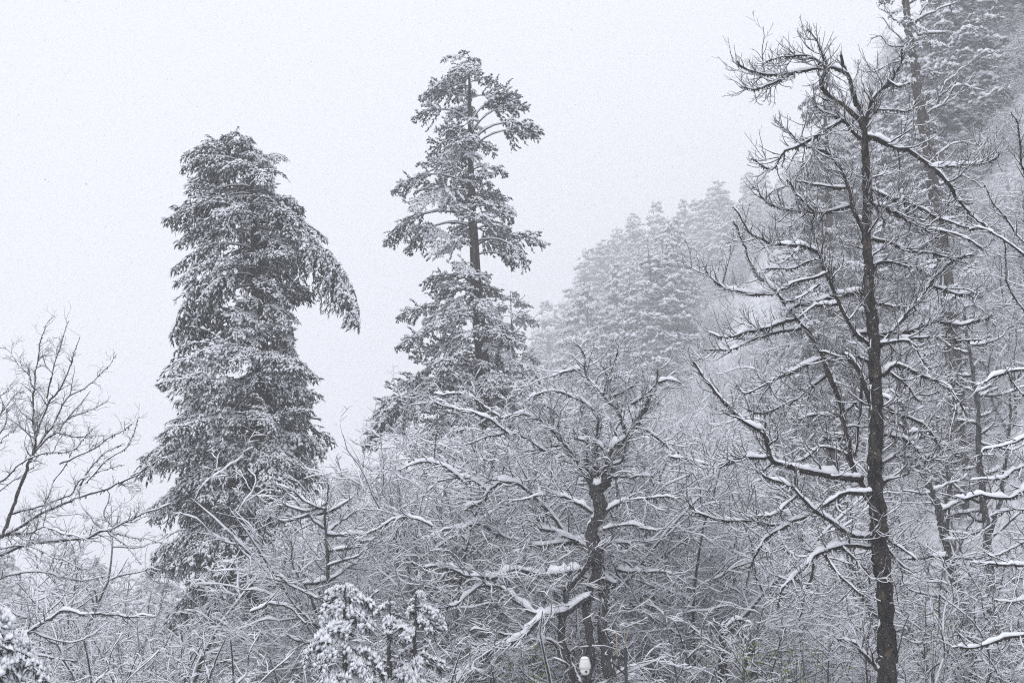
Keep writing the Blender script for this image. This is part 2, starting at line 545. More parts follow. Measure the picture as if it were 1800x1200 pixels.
def hero_conifer(name, label, Y, trunk, env, fs, n, seed, droop_gain=1.0, rows=None, extra=(), group=None,
                 bark=None, gaps=(), dens=None, root=None, arms=None, armp=0.25, notch=0.12):
    """trunk: [(px,py,width px)], env: [(row,left px,right px)] of the foliage outline; boughs hang out from the trunk to it"""
    rg = np.random.default_rng(seed)
    base = at(trunk[-1][0], trunk[-1][1], Y)
    gz = float(hill(base[0], Y))
    origin = np.array([base[0], Y, gz])
    own = root is None
    if own: root = empty(name, origin, label, 'tree', group)
    else: origin = np.array(root.location)
    pts = [at(p[0], p[1], Y) for p in trunk]
    pxm = Y / F
    rad = [p[2] * pxm * 0.5 for p in trunk]
    pts.append(np.array([base[0], Y, gz - 0.3])); rad.append(rad[-1] * 1.15)
    pts, rad = pts[::-1], rad[::-1]
    if own: link('trunk', trunk_mesh(pts, rad, bark or BARK_CON, seed, origin=origin), root)
    tz = np.array([p[2] for p in pts]); tx = np.array([p[0] for p in pts])
    E = np.array(env, float)
    rws = E[:, 0]
    zr = np.array([at(900, r, Y)[2] for r in rws])
    def trx(z): return float(np.interp(z, tz, tx))
    r0, r1 = rws[0], rws[-1]
    nz_r = np.linspace(r0, r1, 42); nz_a = rg.uniform(0.86, 1.12, (2, 42)) * np.where(rg.random((2, 42)) < notch, 0.62, 1.0)
    for b in range(n):
        u = (b + rg.random()) / n
        row = r0 + (r1 - r0) * u ** 0.95
        if dens is not None and rg.random() > np.interp(row, dens[0], dens[1]): continue
        az = rg.uniform(0, 2 * math.pi)
        lp, rp = np.interp(row, rws, E[:, 1]), np.interp(row, rws, E[:, 2])
        ztip = float(np.interp(row, rws, zr))
        cx = trx(ztip)
        xl, xr = cx - at(lp, row, Y)[0], at(rp, row, Y)[0] - cx
        ca = math.cos(az)
        side = xr if ca > 0 else xl
        mean = 0.5 * (xl + xr)
        reach = (side * abs(ca) + mean * (1 - abs(ca)))
        reach = max(reach, 0.25)
        # inside boughs fill the crown, outer ones draw the outline
        reach *= np.interp(row, nz_r, nz_a[0] if ca > 0 else nz_a[1])
        q = rg.random()
        reach *= (0.95 + 0.12 * rg.random()) if q < 0.6 else rg.uniform(0.5, 0.9)
        skip = False
        tipx = 900 + (cx + ca * reach) / (Y / CP) * F
        for (gx0, gy0, gx1, gy1) in gaps:
            if gy0 < row < gy1 and gx0 < tipx < gx1: skip = True
        if skip: continue
        f = pick(arms if (arms and reach > 1.5 and rg.random() < armp) else fs, reach * 1.1, rg)
        s = reach / f['tip'][0]
        tip = f['tip'] * s
        zb = ztip - tip[2] * droop_gain
        zb = min(zb, tz[-1] - 0.05)
        basep = np.array([trx(zb), Y, zb])
        put_bough(root, f, basep, az + rg.normal(0, 0.15), reach, origin, rg, roll=rg.normal(0, 0.38), pitch=rg.normal(0.0, 0.16))
    for (bx, by, tx_, ty, dy) in extra:       # singled-out limbs: foot pixel, tip pixel, depth offset of the tip
        b0 = at(bx, by, Y); t0 = at(tx_, ty, Y + dy)
        v = t0 - b0
        reach = math.hypot(v[0], v[1]); az = math.atan2(v[1], v[0])
        f = pick(arms or fs, reach * 1.05, rg)
        reach = f['tip'][0] * float(np.linalg.norm(v) / np.linalg.norm(f['tip']))
        want, got = math.atan2(v[2], math.hypot(v[0], v[1])), math.atan2(f['tip'][2], f['tip'][0])
        put_bough(root, f, b0, az, reach, origin, rg, pitch=-(want - got))
    return root

SPR = frond_set([0.6, 1.2, 2.2, 3.4, 5.0], 100, 4, e0=0.10, grav=-0.10, droop=-0.20, sec_len=0.45, ter_droop=-0.65, snow_w=0.050, snow_h=0.065, w=0.020, sec_sp=0.135, ter_sp=0.062, ter_len=0.24)
FIR = frond_set([0.6, 1.2, 2.2, 3.4, 5.0], 300, 4, e0=0.30, grav=-0.12, droop=-0.06, sec_len=0.42, ter_droop=-0.16,
                ter_len=0.17, ter_sp=0.065, w=0.028, snow_w=0.058, snow_h=0.09, bare=0.25, needle=NEEDLE_DK, fill=0.75)
ARM = frond_set([2.2, 3.4, 5.0], 900, 2, e0=0.62, grav=-0.20, droop=-0.16, sec_len=0.5, ter_droop=-0.35, ter_len=0.17, w=0.032,
                snow_w=0.062, snow_h=0.085, bare=0.5, needle=NEEDLE_DK, axis_r=0.022, fill=1.0)
ARM_SPR = frond_set([2.2, 3.4, 5.0], 950, 2, e0=0.45, grav=-0.20, droop=-0.26, sec_len=0.42, ter_droop=-0.7, w=0.021,
                snow_w=0.050, snow_h=0.065, bare=0.3, axis_r=0.018)

hero_conifer('conifer_tree', 'large drooping snow-dusted conifer with a broad blunt top, left of centre', 48.0,
    [(440, 245, 3), (442, 300, 7), (446, 400, 13), (452, 500, 20), (458, 600, 27), (460, 700, 32), (462, 800, 38), (462, 900, 44),
     (460, 1000, 50), (455, 1100, 56), (450, 1200, 62)],
    [(246, 434, 450), (255, 408, 464), (270, 376, 484), (290, 345, 502), (330, 335, 516), (365, 300, 528), (400, 300, 548), (425, 335, 562),
     (445, 322, 562), (470, 300, 560), (500, 312, 556), (520, 340, 545), (545, 330, 535), (575, 298, 535), (600, 300, 540), (625, 330, 520), (640, 370, 530),
     (660, 318, 548), (700, 300, 556), (735, 268, 556), (780, 262, 568), (830, 262, 574), (880, 265, 568), (930, 262, 556),
     (980, 262, 535), (1030, 275, 505), (1100, 275, 500), (1200, 262, 510)],
    SPR, 268, 11, notch=0.1, arms=ARM_SPR, armp=0.3,
    gaps=[(430, 930, 600, 1300), (555, 530, 640, 650), (545, 480, 572, 545), (385, 520, 410, 550), (340, 625, 400, 645), (480, 880, 520, 1100), (355, 355, 400, 385)],
    extra=[(455, 400, 630, 575, -0.6), (455, 390, 622, 545, 0.5), (452, 400, 590, 500, -0.3), (450, 470, 310, 625, 0.3),  (450, 500, 325, 620, -0.2), (450, 460, 302, 600, -0.3),
           (446, 330, 300, 395, 0.2), (450, 440, 302, 480, -0.5)])

hero_conifer('conifer_tree', 'tall open-crowned snowy conifer with tiered arms, alone against the sky at centre', 60.0,
    [(824, 97, 2), (825, 150, 5), (826, 200, 8), (827, 280, 11), (829, 350, 14), (833, 430, 17), (838, 520, 21), (845, 600, 25),
     (852, 700, 29), (858, 850, 34), (860, 1000, 38), (862, 1180, 42)],
    [(98, 800, 845), (116, 776, 856), (135, 782, 862), (160, 746, 898), (190, 728, 925), (205, 762, 880), (235, 742, 880), (270, 738, 876),
     (300, 738, 880), (320, 720, 868), (340, 700, 860), (360, 705, 905), (385, 705, 912), (410, 700, 905), (430, 700, 925), (450, 740, 915), (465, 790, 870),
     (485, 750, 868), (505, 742, 880), (530, 738, 885), (560, 708, 890), (590, 697, 890), (620, 712, 905), (645, 742, 935), (670, 735, 955),
     (700, 722, 962), (740, 708, 960), (780, 705, 950), (900, 720, 940)],
    FIR, 215, 23, arms=ARM, armp=0.35, gaps=[(800, 540, 838, 572), (770, 430, 900, 478), (850, 205, 1000, 225)],
    extra=[(828, 250, 952, 232, -0.3), (829, 235, 925, 190, 0.5), (829, 228, 890, 170, -0.2), (829, 262, 945, 240, 0.3), (826, 215, 726, 205, -0.3), (833, 435, 960, 432, 0.4), (833, 425, 930, 470, -0.5),
           (832, 385, 678, 430, 0.3), (830, 330, 690, 338, -0.3), (833, 400, 712, 438, 0.6), (836, 450, 912, 470, 0.3), (845, 600, 697, 612, -0.4),
           (845, 570, 700, 560, 0.3), (852, 690, 640, 785, -0.5), (852, 690, 662, 730, 0.6), (852, 680, 648, 760, 0.2), (850, 700, 690, 765, -0.8), (852, 660, 690, 700, 0.3), (829, 300, 893, 308, 0.2), (850, 640, 955, 675, -0.4)])

# ------------------------------------------------------------------ bare trees
def limb_tree(name, label, Y, stems, limbs, seed, bark, snow_t=0.03, twig=(5.5, 0.75), sub=(7.0, 0.3), sub2=(0, 0.12), up=0.28,
              min_r=0.0035, moss=0.0, spread=0.30, group=None, trop=0.16, twig_snow=0.5, cat='tree', base_down=True, wob=0.13, thin=1.0, mid=(0, 0)):
    """bare tree from limbs given as [(px,py,width px),...]; every limb with its twigs is one branch object"""
    rg = np.random.default_rng(seed)
    pxm = Y / F / CP
    placed = []
    def lift(path, first):
        pts = []
        n = len(path)
        if placed and not first:
            A = np.array(placed); d = np.hypot(A[:, 0] - path[0][0], A[:, 1] - path[0][1])
            y0 = A[int(d.argmin()), 2]
        else:
            y0 = Y
        ln = sum(math.hypot(path[k + 1][0] - path[k][0], path[k + 1][1] - path[k][1]) for k in range(n - 1)) * pxm
        dy = rg.uniform(-spread, spread) * ln * (0.15 if first else 1.0)
        acc = 0.0
        for k, p in enumerate(path):
            if k: acc += math.hypot(p[0] - path[k - 1][0], p[1] - path[k - 1][1]) * pxm
            yy = y0 + dy * acc / max(ln, 1e-3)
            pts.append(at(p[0], p[1], yy)); placed.append((p[0], p[1], yy))
        for k in range(n - 1):
            for f in (0.25, 0.5, 0.75):
                placed.append((path[k][0] * (1 - f) + path[k + 1][0] * f, path[k][1] * (1 - f) + path[k + 1][1] * f,
                               placed[-1][2]))
        return pts
    first = lift(stems[0], True)
    gx, gy = first[0][0], first[0][1]
    gz = float(hill(gx, gy))
    origin = np.array([gx, gy, gz])
    root = empty(name, origin, label, cat, group)
    items = []
    r0 = [p[2] * pxm * 0.5 for p in stems[0]]
    if base_down and first[0][2] > gz:
        first = [np.array([gx, gy, gz - 0.2])] + first; r0 = [r0[0] * 1.25] + r0
    items.append(('trunk', first, r0))
    for s in stems[1:]:
        items.append(('stem', lift(s, False), [p[2] * pxm * 0.5 for p in s]))
    for s in limbs:
        items.append(('branch', lift(s, False), [p[2] * pxm * 0.5 for p in s]))
    for kind, pts, rad in items:
        pts = np.array(pts); rad = np.array(rad)
        ln = np.linalg.norm(np.diff(pts, axis=0), axis=1).sum()
        n = int(np.clip(ln / 0.09, 8, 130))
        P, R = resample(pts, rad, n)
        jit = rg.normal(0, 1, P.shape); jit[0] = 0
        jit = (jit + np.roll(jit, 1, 0) + np.roll(jit, 2, 0) + np.roll(jit, 3, 0)) * 0.25; jit[0] = 0
        w1 = rg.normal(0, 1, (n // 6 + 2, 3)) * (0.02 if kind == 'trunk' else 0.05); w1[0] = 0
        P = P + jit * (0.012 if kind == 'trunk' else 0.03) + np.stack([np.interp(np.arange(n) / 6.0, np.arange(len(w1)), w1[:, c]) for c in range(3)], 1)
        R = R * (thin if kind != 'branch' else min(1.0, thin * 1.15)) * (1 + rg.normal(0, 0.06, len(R)))
        R = np.maximum(R, min_r)
        if kind != 'trunk': R[-1] = min_r
        body, snow = MB(), MB()
        k = 12 if R.max() > 0.08 else (8 if R.max() > 0.03 else 6)
        add_tubes(body, P[None], R[None], k, rough=0.13, rg=rg)
        P1, R1 = P[None], R[None]
        gap = np.interp(np.arange(n) / 4.0, np.arange(n // 4 + 2), np.clip(rg.normal(1.1, 0.4, n // 4 + 2), 0.25, 1.5))
        add_snow(snow, P1, R1 * (0.6 + 0.4 * gap), snow_t * gap, rg=rg, k=5, lump=0.35)
        # twigs
        t0 = 0.5 if kind == 'trunk' else 0.12
        p, d, r, ix, t, L = sprout(P1, R1, twig[0], t0, 1.0, (0.55, 1.15), up, 0.75, rg)
        if mid[0] and R.max() > 0.022:
            q, e, rq, _, tq, _ = sprout(P1, R1, mid[0], 0.3 if kind == 'trunk' else 0.08, 0.75, (0.7, 1.2), up, 0.6, rg)
            if len(q):
                ML = mid[1] * rg.uniform(0.5, 1.3, len(q))
                PM = grow(q, e, ML, 10, 0.16, [0, 0, 0, 0.02, 0.05, 0.1, 0.12, 0.12, 0.15, 0.15], rg)
                RM = taper(np.clip(rq * 0.55, 0.010, 0.024), np.full(len(q), min_r * 1.1), 10)
                add_tubes(body, PM, RM, 5, rough=0.1, rg=rg)
                add_snow(snow, PM, RM, snow_t * 0.8, rg=rg, k=3, lump=0.4)
                q2, e2, r2, _, _, _ = sprout(PM, RM, twig[0] * 0.9, 0.15, 1.0, (0.55, 1.15), up, 0.75, rg)
                p, d, r = np.concatenate([p, q2]), np.concatenate([d, e2]), np.concatenate([r, r2])
        if len(p):
            tt = np.ones(len(p)); tt[:len(t)] = 1.0 - 0.5 * t ** 2
            TL = tt * twig[1] * (rg.uniform(0.3, 1.05, len(p)) + 0.7 * rg.random(len(p)) ** 6) * np.clip(0.35 + R.max() / 0.06, 0.45, 1.1)
            T1 = grow(p, d, TL, 6, wob, [trop * 0.3, trop * 0.7, trop, trop, trop, trop], rg)
            TR = taper(np.clip(r * 0.6, min_r * 1.2, 0.014), np.full(len(p), min_r * 0.8), 6)
            add_tubes(body, T1, TR, 4, mat=1)
            add_snow(snow, T1, TR, snow_t * twig_snow, rg=rg, prob=0.9, lump=0.4)
            p, d, r, ix, t, L = sprout(T1, TR, sub[0], 0.15, 1.0, (0.5, 1.0), up, 0.7, rg)
            if len(p):
                SL = sub[1] * rg.uniform(0.4, 1.3, len(p))
                T2 = grow(p, d, SL, 3, wob, trop, rg)
                SR = taper(np.clip(r * 0.7, min_r * 0.8, 0.007), np.full(len(p), min_r * 0.65), 3)
                add_tubes(body, T2, SR, 3, mat=1)
                add_snow(snow, T2, SR, snow_t * twig_snow * 0.7, rg=rg, prob=0.75, lump=0.4)
                if sub2[0]:
                    p, d, r, ix, t, L = sprout(T2, SR, sub2[0], 0.2, 1.0, (0.5, 1.0), up, 0.7, rg)
                    T3 = grow(p, d, sub2[1] * rg.uniform(0.5, 1.4, len(p)), 2, wob, trop, rg)
                    R3 = taper(np.full(len(p), min_r * 0.8), np.full(len(p), min_r * 0.55), 2)
                    add_tubes(body, T3, R3, 3, mat=1)
                    add_snow(snow, T3, R3, snow_t * twig_snow * 0.6, rg=rg, prob=0.7)
        if moss and kind != 'trunk' and R.max() > 0.018:
            m = int(ln * 60 * moss)
            f = rg.uniform(0, n - 1.01, m); i = f.astype(int); fr = (f - i)[:, None]
            C = P[i] * (1 - fr) + P[i + 1] * fr
            rr = R[i][:, None]
            dn = rg.normal(0, 0.5, (m, 3)); dn[:, 2] = -np.abs(rg.normal(0.8, 0.4, m)); dn = nrm(dn)
            add_spindles(body, C + dn * rr * 0.5, C + dn * (rr + rg.uniform(0.02, 0.085, (m, 1))), 0.013, mat=2, rg=rg)
        nm = kind if kind != 'stem' else 'trunk'
        o = link(nm, body.mesh(nm, [bark, TWIG, MOSS], origin=origin), root)
        link('snow', snow.mesh('snow', [SNOW], origin=origin), o)
    return root

def W(pts, w0, w1=None):
    """add widths to a pixel path, tapering from w0 to w1"""
    w1 = max(1.2, w0 * 0.3) if w1 is None else w1
    n = len(pts)
    return [(p[0], p[1], w0 + (w1 - w0) * k / (n - 1)) for k, p in enumerate(pts)]

RIGHT_STEMS = [
    [(1562, 1215, 34), (1560, 1150, 33), (1555, 1080, 32), (1551, 1000, 31), (1545, 930, 30), (1541, 860, 29), (1538, 800, 27), (1540, 720, 25),
     (1539, 650, 23), (1537, 600, 22), (1532, 550, 22), (1528, 500, 21), (1525, 450, 19), (1525, 400, 18), (1524, 350, 18),
     (1521, 290, 15), (1519, 240, 12), (1512, 205, 11), (1498, 165, 9), (1490, 130, 8), (1479, 96, 6)],
    W([(1530, 880), (1515, 840), (1500, 800), (1484, 760), (1467, 700), (1447, 632), (1433, 600), (1400, 563), (1380, 540), (1360, 510), (1333, 480), (1317, 457), (1300, 420), (1285, 385)], 13, 2.5),
    W([(1535, 610), (1510, 590), (1490, 563), (1473, 517), (1460, 480), (1447, 443), (1430, 400), (1420, 370), (1400, 340), (1378, 315)], 9, 3),
]
RIGHT_LIMBS = [
    W([(1492, 130), (1470, 122), (1445, 118), (1400, 128), (1350, 130), (1325, 124), (1303, 114), (1298, 108)], 7),
    W([(1450, 118), (1430, 105), (1400, 103), (1370, 107), (1340, 116)], 5), W([(1398, 130), (1360, 147), (1325, 160), (1302, 152)], 4.5),
    W([(1453, 122), (1450, 100), (1435, 70), (1418, 52)], 4.5), W([(1512, 212), (1482, 186), (1462, 172), (1445, 150), (1452, 122)], 10, 7),
    W([(1520, 220), (1534, 182), (1546, 160), (1566, 140), (1580, 110), (1583, 85)], 8), W([(1520, 215), (1550, 205), (1590, 195), (1612, 178)], 4.5),
    W([(1523, 240), (1560, 252), (1593, 270), (1633, 293), (1667, 330), (1682, 352), (1710, 385), (1745, 412)], 11, 4),
    W([(1636, 293), (1690, 294), (1720, 290), (1745, 278), (1762, 262)], 6), W([(1517, 250), (1492, 226), (1470, 208), (1440, 190), (1424, 170)], 8),
    W([(1480, 212), (1433, 243), (1400, 263), (1367, 280), (1340, 295), (1320, 283)], 6.5),
    W([(1520, 410), (1503, 380), (1487, 327), (1473, 300), (1457, 273), (1413, 253), (1380, 227), (1363, 203)], 8),
    W([(1495, 362), (1450, 370), (1407, 370), (1367, 365), (1340, 353), (1323, 330)], 6.5),
    W([(1522, 355), (1560, 366), (1600, 388), (1640, 400), (1700, 420), (1730, 440)], 8.5), W([(1527, 330), (1565, 340), (1600, 356), (1650, 380), (1700, 395), (1750, 405)], 7),
    W([(1528, 418), (1560, 430), (1600, 440), (1640, 447), (1680, 460)], 7), W([(1445, 445), (1407, 438), (1367, 435), (1343, 423), (1313, 400), (1290, 368)], 6.5),
    W([(1445, 450), (1407, 462), (1380, 473), (1350, 475)], 4.5), W([(1457, 478), (1413, 493), (1380, 503), (1365, 508)], 5.5),
    W([(1520, 512), (1487, 520), (1453, 528), (1413, 533), (1385, 545)], 10, 6), W([(1475, 535), (1433, 540), (1400, 555)], 6),
    W([(1360, 517), (1317, 515), (1283, 507), (1263, 497), (1250, 480), (1247, 462)], 6), W([(1400, 560), (1357, 570), (1323, 580), (1297, 590), (1267, 597), (1240, 583)], 6.5),
    W([(1408, 577), (1357, 582), (1317, 597), (1280, 613), (1243, 610)], 6.5), W([(1447, 630), (1400, 647), (1367, 663), (1340, 680), (1307, 693), (1285, 680)], 6),
    W([(1452, 660), (1413, 690), (1380, 707), (1340, 728), (1307, 720)], 6),
    W([(1515, 838), (1490, 833), (1433, 830), (1387, 820), (1353, 803), (1350, 772), (1343, 753), (1300, 730), (1267, 700), (1247, 670), (1223, 627)], 12, 3),
    W([(1350, 803), (1317, 802), (1283, 805), (1250, 815), (1200, 813), (1178, 795)], 5.5),
    W([(1540, 948), (1513, 940), (1477, 930), (1433, 897), (1400, 870), (1360, 847), (1330, 825)], 9),
    W([(1540, 865), (1510, 867), (1473, 873), (1447, 890), (1427, 903), (1387, 920), (1343, 923), (1300, 917), (1267, 910), (1227, 897), (1205, 878)], 8),
    W([(1387, 922), (1347, 950), (1330, 980), (1317, 1027)], 5.5), W([(1540, 962), (1483, 960), (1440, 980), (1407, 1007), (1380, 1040), (1370, 1077)], 8),
    W([(1430, 990), (1427, 1027), (1413, 1060), (1403, 1090)], 4.5), W([(1540, 955), (1560, 967), (1577, 983), (1605, 1000)], 5.5),
    W([(1530, 918), (1553, 933), (1583, 957), (1610, 980)], 6), W([(1545, 662), (1556, 655), (1573, 640), (1613, 653), (1660, 673), (1677, 693), (1697, 737)], 9),
    W([(1565, 655), (1600, 673), (1620, 697)], 5), W([(1540, 605), (1587, 600), (1620, 617), (1637, 647)], 6),
    W([(1500, 587), (1533, 585), (1567, 593), (1600, 597), (1667, 593), (1683, 603), (1727, 597)], 7.5),
    W([(1540, 590), (1590, 580), (1633, 572), (1680, 570), (1720, 560), (1738, 551)], 8), W([(1535, 532), (1560, 535), (1580, 533)], 5),
    W([(1540, 615), (1590, 550), (1617, 517), (1633, 493), (1660, 467), (1690, 450), (1717, 446)], 8), W([(1635, 500), (1683, 517), (1733, 517)], 5),
    W([(1535, 700), (1567, 720), (1607, 737), (1643, 760), (1665, 790)], 8), W([(1487, 770), (1460, 770), (1440, 778), (1430, 800)], 9),
    W([(1540, 735), (1515, 657), (1498, 632), (1480, 613)], 10, 7), W([(1502, 800), (1513, 700), (1515, 650)], 6, 4),
    W([(1545, 850), (1572, 832), (1590, 812)], 7), W([(1553, 1190), (1520, 1150), (1500, 1127), (1467, 1123)], 8),
    W([(1497, 800), (1455, 795), (1425, 803), (1395, 800)], 6), W([(1525, 470), (1560, 462), (1600, 470), (1640, 485)], 6),
    W([(1537, 640), (1510, 625), (1480, 628), (1440, 618)], 6), W([(1515, 700), (1480, 720), (1445, 722), (1400, 735)], 5),
    W([(1440, 500), (1400, 520), (1375, 525)], 4), W([(1500, 330), (1450, 330), (1410, 320)], 4.5), W([(1560, 140), (1575, 150), (1600, 145)], 4),
    W([(1545, 760), (1590, 780), (1640, 800), (1690, 800)], 7), W([(1540, 820), (1580, 800), (1630, 805), (1680, 795)], 5),
    W([(1400, 870), (1370, 895), (1330, 905)], 4), W([(1450, 975), (1470, 1010), (1500, 1040), (1520, 1050)], 5), W([(1480, 960), (1510, 1000), (1530, 1030)], 4.5),
]
limb_tree('bare_tree', 'tall dark bare tree with upswept snowy twigs standing nearest on the right', 26.0, RIGHT_STEMS, RIGHT_LIMBS, 5,
          BARK_DARK, snow_t=0.043, mid=(2.4, 0.9), twig=(10.0, 0.68), sub=(6.0, 0.22), moss=1.3, up=0.0, trop=0.20, twig_snow=0.5, min_r=0.0062, wob=0.13, thin=0.9)

CENTRE_STEMS = [
    [(1030, 1215, 14), (1040, 1150, 13), (1031, 1060, 14), (1051, 1000, 16), (1039, 945, 17), (1054, 900, 22), (1050, 866, 22), (1064, 845, 21), (1072, 822, 20), (1082, 790, 18), (1100, 770, 16),
     (1112, 755, 13), (1126, 728, 11), (1138, 710, 9), (1143, 692, 5)],
    W([(1072, 1190), (1058, 1120), (1066, 1050), (1052, 985), (1042, 940)], 20, 14), W([(1018, 1205), (993, 1160), (990, 1083), (1000, 1040), (1030, 1000), (1045, 960)], 14, 8),
    W([(1052, 900), (1038, 850), (1020, 820), (1000, 780), (990, 755), (985, 735)], 9, 3),
]
CENTRE_LIMBS = [
    W([(1092, 775), (1080, 762), (1078, 755), (1088, 742)], 6), W([(1100, 762), (1090, 740), (1082, 720), (1062, 702), (1042, 677), (1027, 652), (1023, 632), (1010, 608)], 6.5),
    W([(1060, 695), (1069, 667), (1060, 652)], 4), W([(1068, 668), (1080, 637), (1085, 608)], 3), W([(1068, 668), (1090, 660), (1110, 655)], 3.5),
    W([(1110, 710), (1135, 692), (1157, 672), (1157, 650)], 5), W([(1157, 672), (1175, 662), (1195, 668)], 4), W([(1120, 740), (1135, 755), (1157, 772), (1178, 785), (1200, 800)], 4.5),
    W([(1070, 820), (1097, 810), (1100, 780)], 6), W([(1060, 787), (1042, 777), (1012, 772), (1010, 752)], 6), W([(998, 778), (988, 779), (950, 787), (915, 800)], 5.5),
    W([(1046, 850), (1034, 825), (1032, 775), (1031, 745)], 7, 4), W([(1050, 850), (1042, 832), (1045, 787), (1048, 728)], 8, 4), W([(1056, 855), (1055, 800), (1060, 725)], 6, 3),
    W([(1060, 1002), (1050, 985), (1033, 967), (1003, 947), (967, 933), (933, 923), (920, 903)], 9), W([(1030, 953), (993, 955), (950, 958), (910, 945), (877, 940), (840, 945)], 8),
    W([(1083, 1027), (1060, 1013), (1050, 987)], 9, 6), W([(1053, 1018), (1027, 1015), (1000, 1010)], 5),
    W([(1042, 1045), (1017, 1060), (990, 1077), (953, 1080), (930, 1070), (907, 1053), (885, 1035), (858, 1022)], 12, 5),
    W([(960, 1080), (935, 1097), (905, 1123), (880, 1134), (865, 1138), (833, 1170), (800, 1200)], 9, 5),
    W([(1048, 980), (1067, 953), (1103, 952), (1112, 965)], 5), W([(990, 1165), (980, 1137), (960, 1130), (935, 1132), (908, 1145)], 6),
    W([(1000, 945), (960, 900), (920, 850), (883, 850), (860, 862), (843, 883), (817, 897)], 7, 5), W([(960, 1012), (900, 1005), (860, 1010), (813, 1007), (780, 997), (745, 1001)], 8),
    W([(1020, 1000), (990, 1005), (955, 1012)], 9, 8), W([(860, 862), (830, 850), (800, 840), (770, 845)], 5), W([(990, 780), (960, 745), (920, 730), (880, 735)], 5),
    W([(1000, 800), (960, 790), (900, 760), (860, 765), (810, 775)], 5), W([(880, 940), (840, 920), (790, 925), (740, 945)], 6), W([(1040, 900), (1000, 880), (960, 870), (900, 880)], 6),
    W([(1060, 900), (1100, 880), (1150, 870), (1190, 880)], 5), W([(1060, 930), (1110, 920), (1160, 935)], 5), W([(1070, 840), (1110, 830), (1150, 840)], 4.5),
    W([(1045, 720), (1010, 700), (970, 690), (930, 700)], 4.5), W([(1020, 650), (990, 655), (960, 670)], 3.5), W([(1085, 1000), (1120, 1010), (1160, 1000), (1200, 1010)], 5),
    W([(865, 1010), (830, 1040), (790, 1060), (740, 1070)], 5), W([(960, 1130), (920, 1120), (880, 1110), (830, 1115)], 5), W([(985, 735), (960, 715), (935, 712)], 3.5),
    W([(900, 765), (850, 730), (800, 715), (760, 710)], 4.5), W([(820, 850), (780, 820), (740, 815), (700, 830)], 4.5), W([(760, 925), (720, 910), (680, 920), (650, 940)], 4.5),
    W([(880, 735), (840, 700), (800, 690), (760, 690)], 4), W([(1062, 700), (1090, 690), (1120, 670)], 4),
]
limb_tree('bare_tree', 'gnarled many-stemmed bare tree under thick snow in the centre behind the camera pole', 31.0, CENTRE_STEMS, CENTRE_LIMBS, 8,
          BARK_GREY, snow_t=0.062, twig=(9.0, 1.05), sub=(8.5, 0.36), sub2=(6.5, 0.17), moss=1.0, up=0.12, trop=0.01, twig_snow=0.72, min_r=0.0052, spread=0.25, wob=0.22, thin=1.0)

LEFT_STEMS = [
    [(-12, 1000, 11), (5, 940, 10), (20, 897, 9), (43, 833, 8), (52, 810, 7.5), (61, 785, 7), (63, 765, 5), (60, 740, 4.5), (59, 697, 4.5), (54, 680, 4), (50, 660, 3.5), (32, 640, 3), (5, 610, 1.5)],
    W([(57, 797), (75, 775), (92, 750), (102, 720), (120, 697), (150, 682), (175, 660), (190, 640), (202, 625)], 6, 1.5),
]
LEFT_LIMBS = [
    W([(-40, 770), (0, 735), (22, 700), (45, 690)], 4), W([(-40, 860), (20, 830), (70, 795), (120, 790), (170, 745)], 4.5), W([(105, 815), (160, 790), (200, 765), (232, 742)], 3.5),
    W([(150, 850), (195, 805), (225, 770), (245, 735)], 3.5), W([(-30, 700), (10, 690), (30, 670)], 3), W([(60, 745), (35, 720), (15, 700)], 3), W([(88, 755), (130, 735), (165, 720), (190, 700)], 3),
    W([(-40, 1040), (20, 1010), (80, 1005), (140, 1020), (190, 1010)], 5), W([(-30, 970), (30, 960), (90, 975), (140, 1000)], 4),

    W([(59, 690), (67, 665), (70, 632), (72, 602), (82, 580), (94, 566)], 4), W([(63, 765), (72, 732), (80, 705), (100, 680), (115, 662), (122, 642), (132, 620), (140, 592)], 5),
    W([(82, 700), (87, 670), (92, 655), (102, 620), (110, 595), (120, 570)], 4), W([(122, 695), (127, 670), (130, 640)], 3), W([(92, 655), (80, 635), (75, 610)], 3),
    W([(60, 795), (82, 772), (102, 762), (115, 757), (140, 762), (162, 767), (187, 765)], 4.5), W([(105, 757), (125, 732), (147, 712), (165, 690)], 3),
    W([(-40, 1000), (0, 982), (50, 955), (100, 950), (150, 943), (190, 933), (217, 917), (250, 900), (300, 880)], 8), W([(197, 937), (233, 943), (290, 950)], 4),
    W([(10, 940), (20, 928), (67, 907), (117, 883), (167, 870), (207, 857), (240, 830), (267, 810), (292, 802)], 6.5), W([(17, 903), (67, 887), (120, 863), (143, 847), (187, 827), (220, 820)], 5),
    W([(-30, 890), (0, 863), (37, 833), (72, 812)], 4.5), W([(-40, 1108), (0, 1113), (40, 1117), (83, 1097), (117, 1073), (147, 1077), (197, 1082), (247, 1087), (282, 1085)], 9),
    W([(-40, 1150), (0, 1150), (50, 1153), (127, 1157), (142, 1148)], 6), W([(60, 1110), (110, 1122), (150, 1118), (190, 1090)], 4), W([(-30, 940), (20, 935), (70, 932), (120, 935), (170, 950)], 5),
    W([(190, 935), (215, 955), (250, 985)], 3.5), W([(78, 885), (100, 840), (125, 800), (130, 775)], 3.5), W([(140, 853), (165, 815), (190, 790), (215, 775)], 3.5),
    W([(205, 857), (225, 840), (255, 825), (270, 840)], 3), W([(-30, 800), (0, 760), (18, 720), (25, 700)], 4), W([(-30, 830), (-5, 790), (10, 760), (30, 745)], 3.5),
]
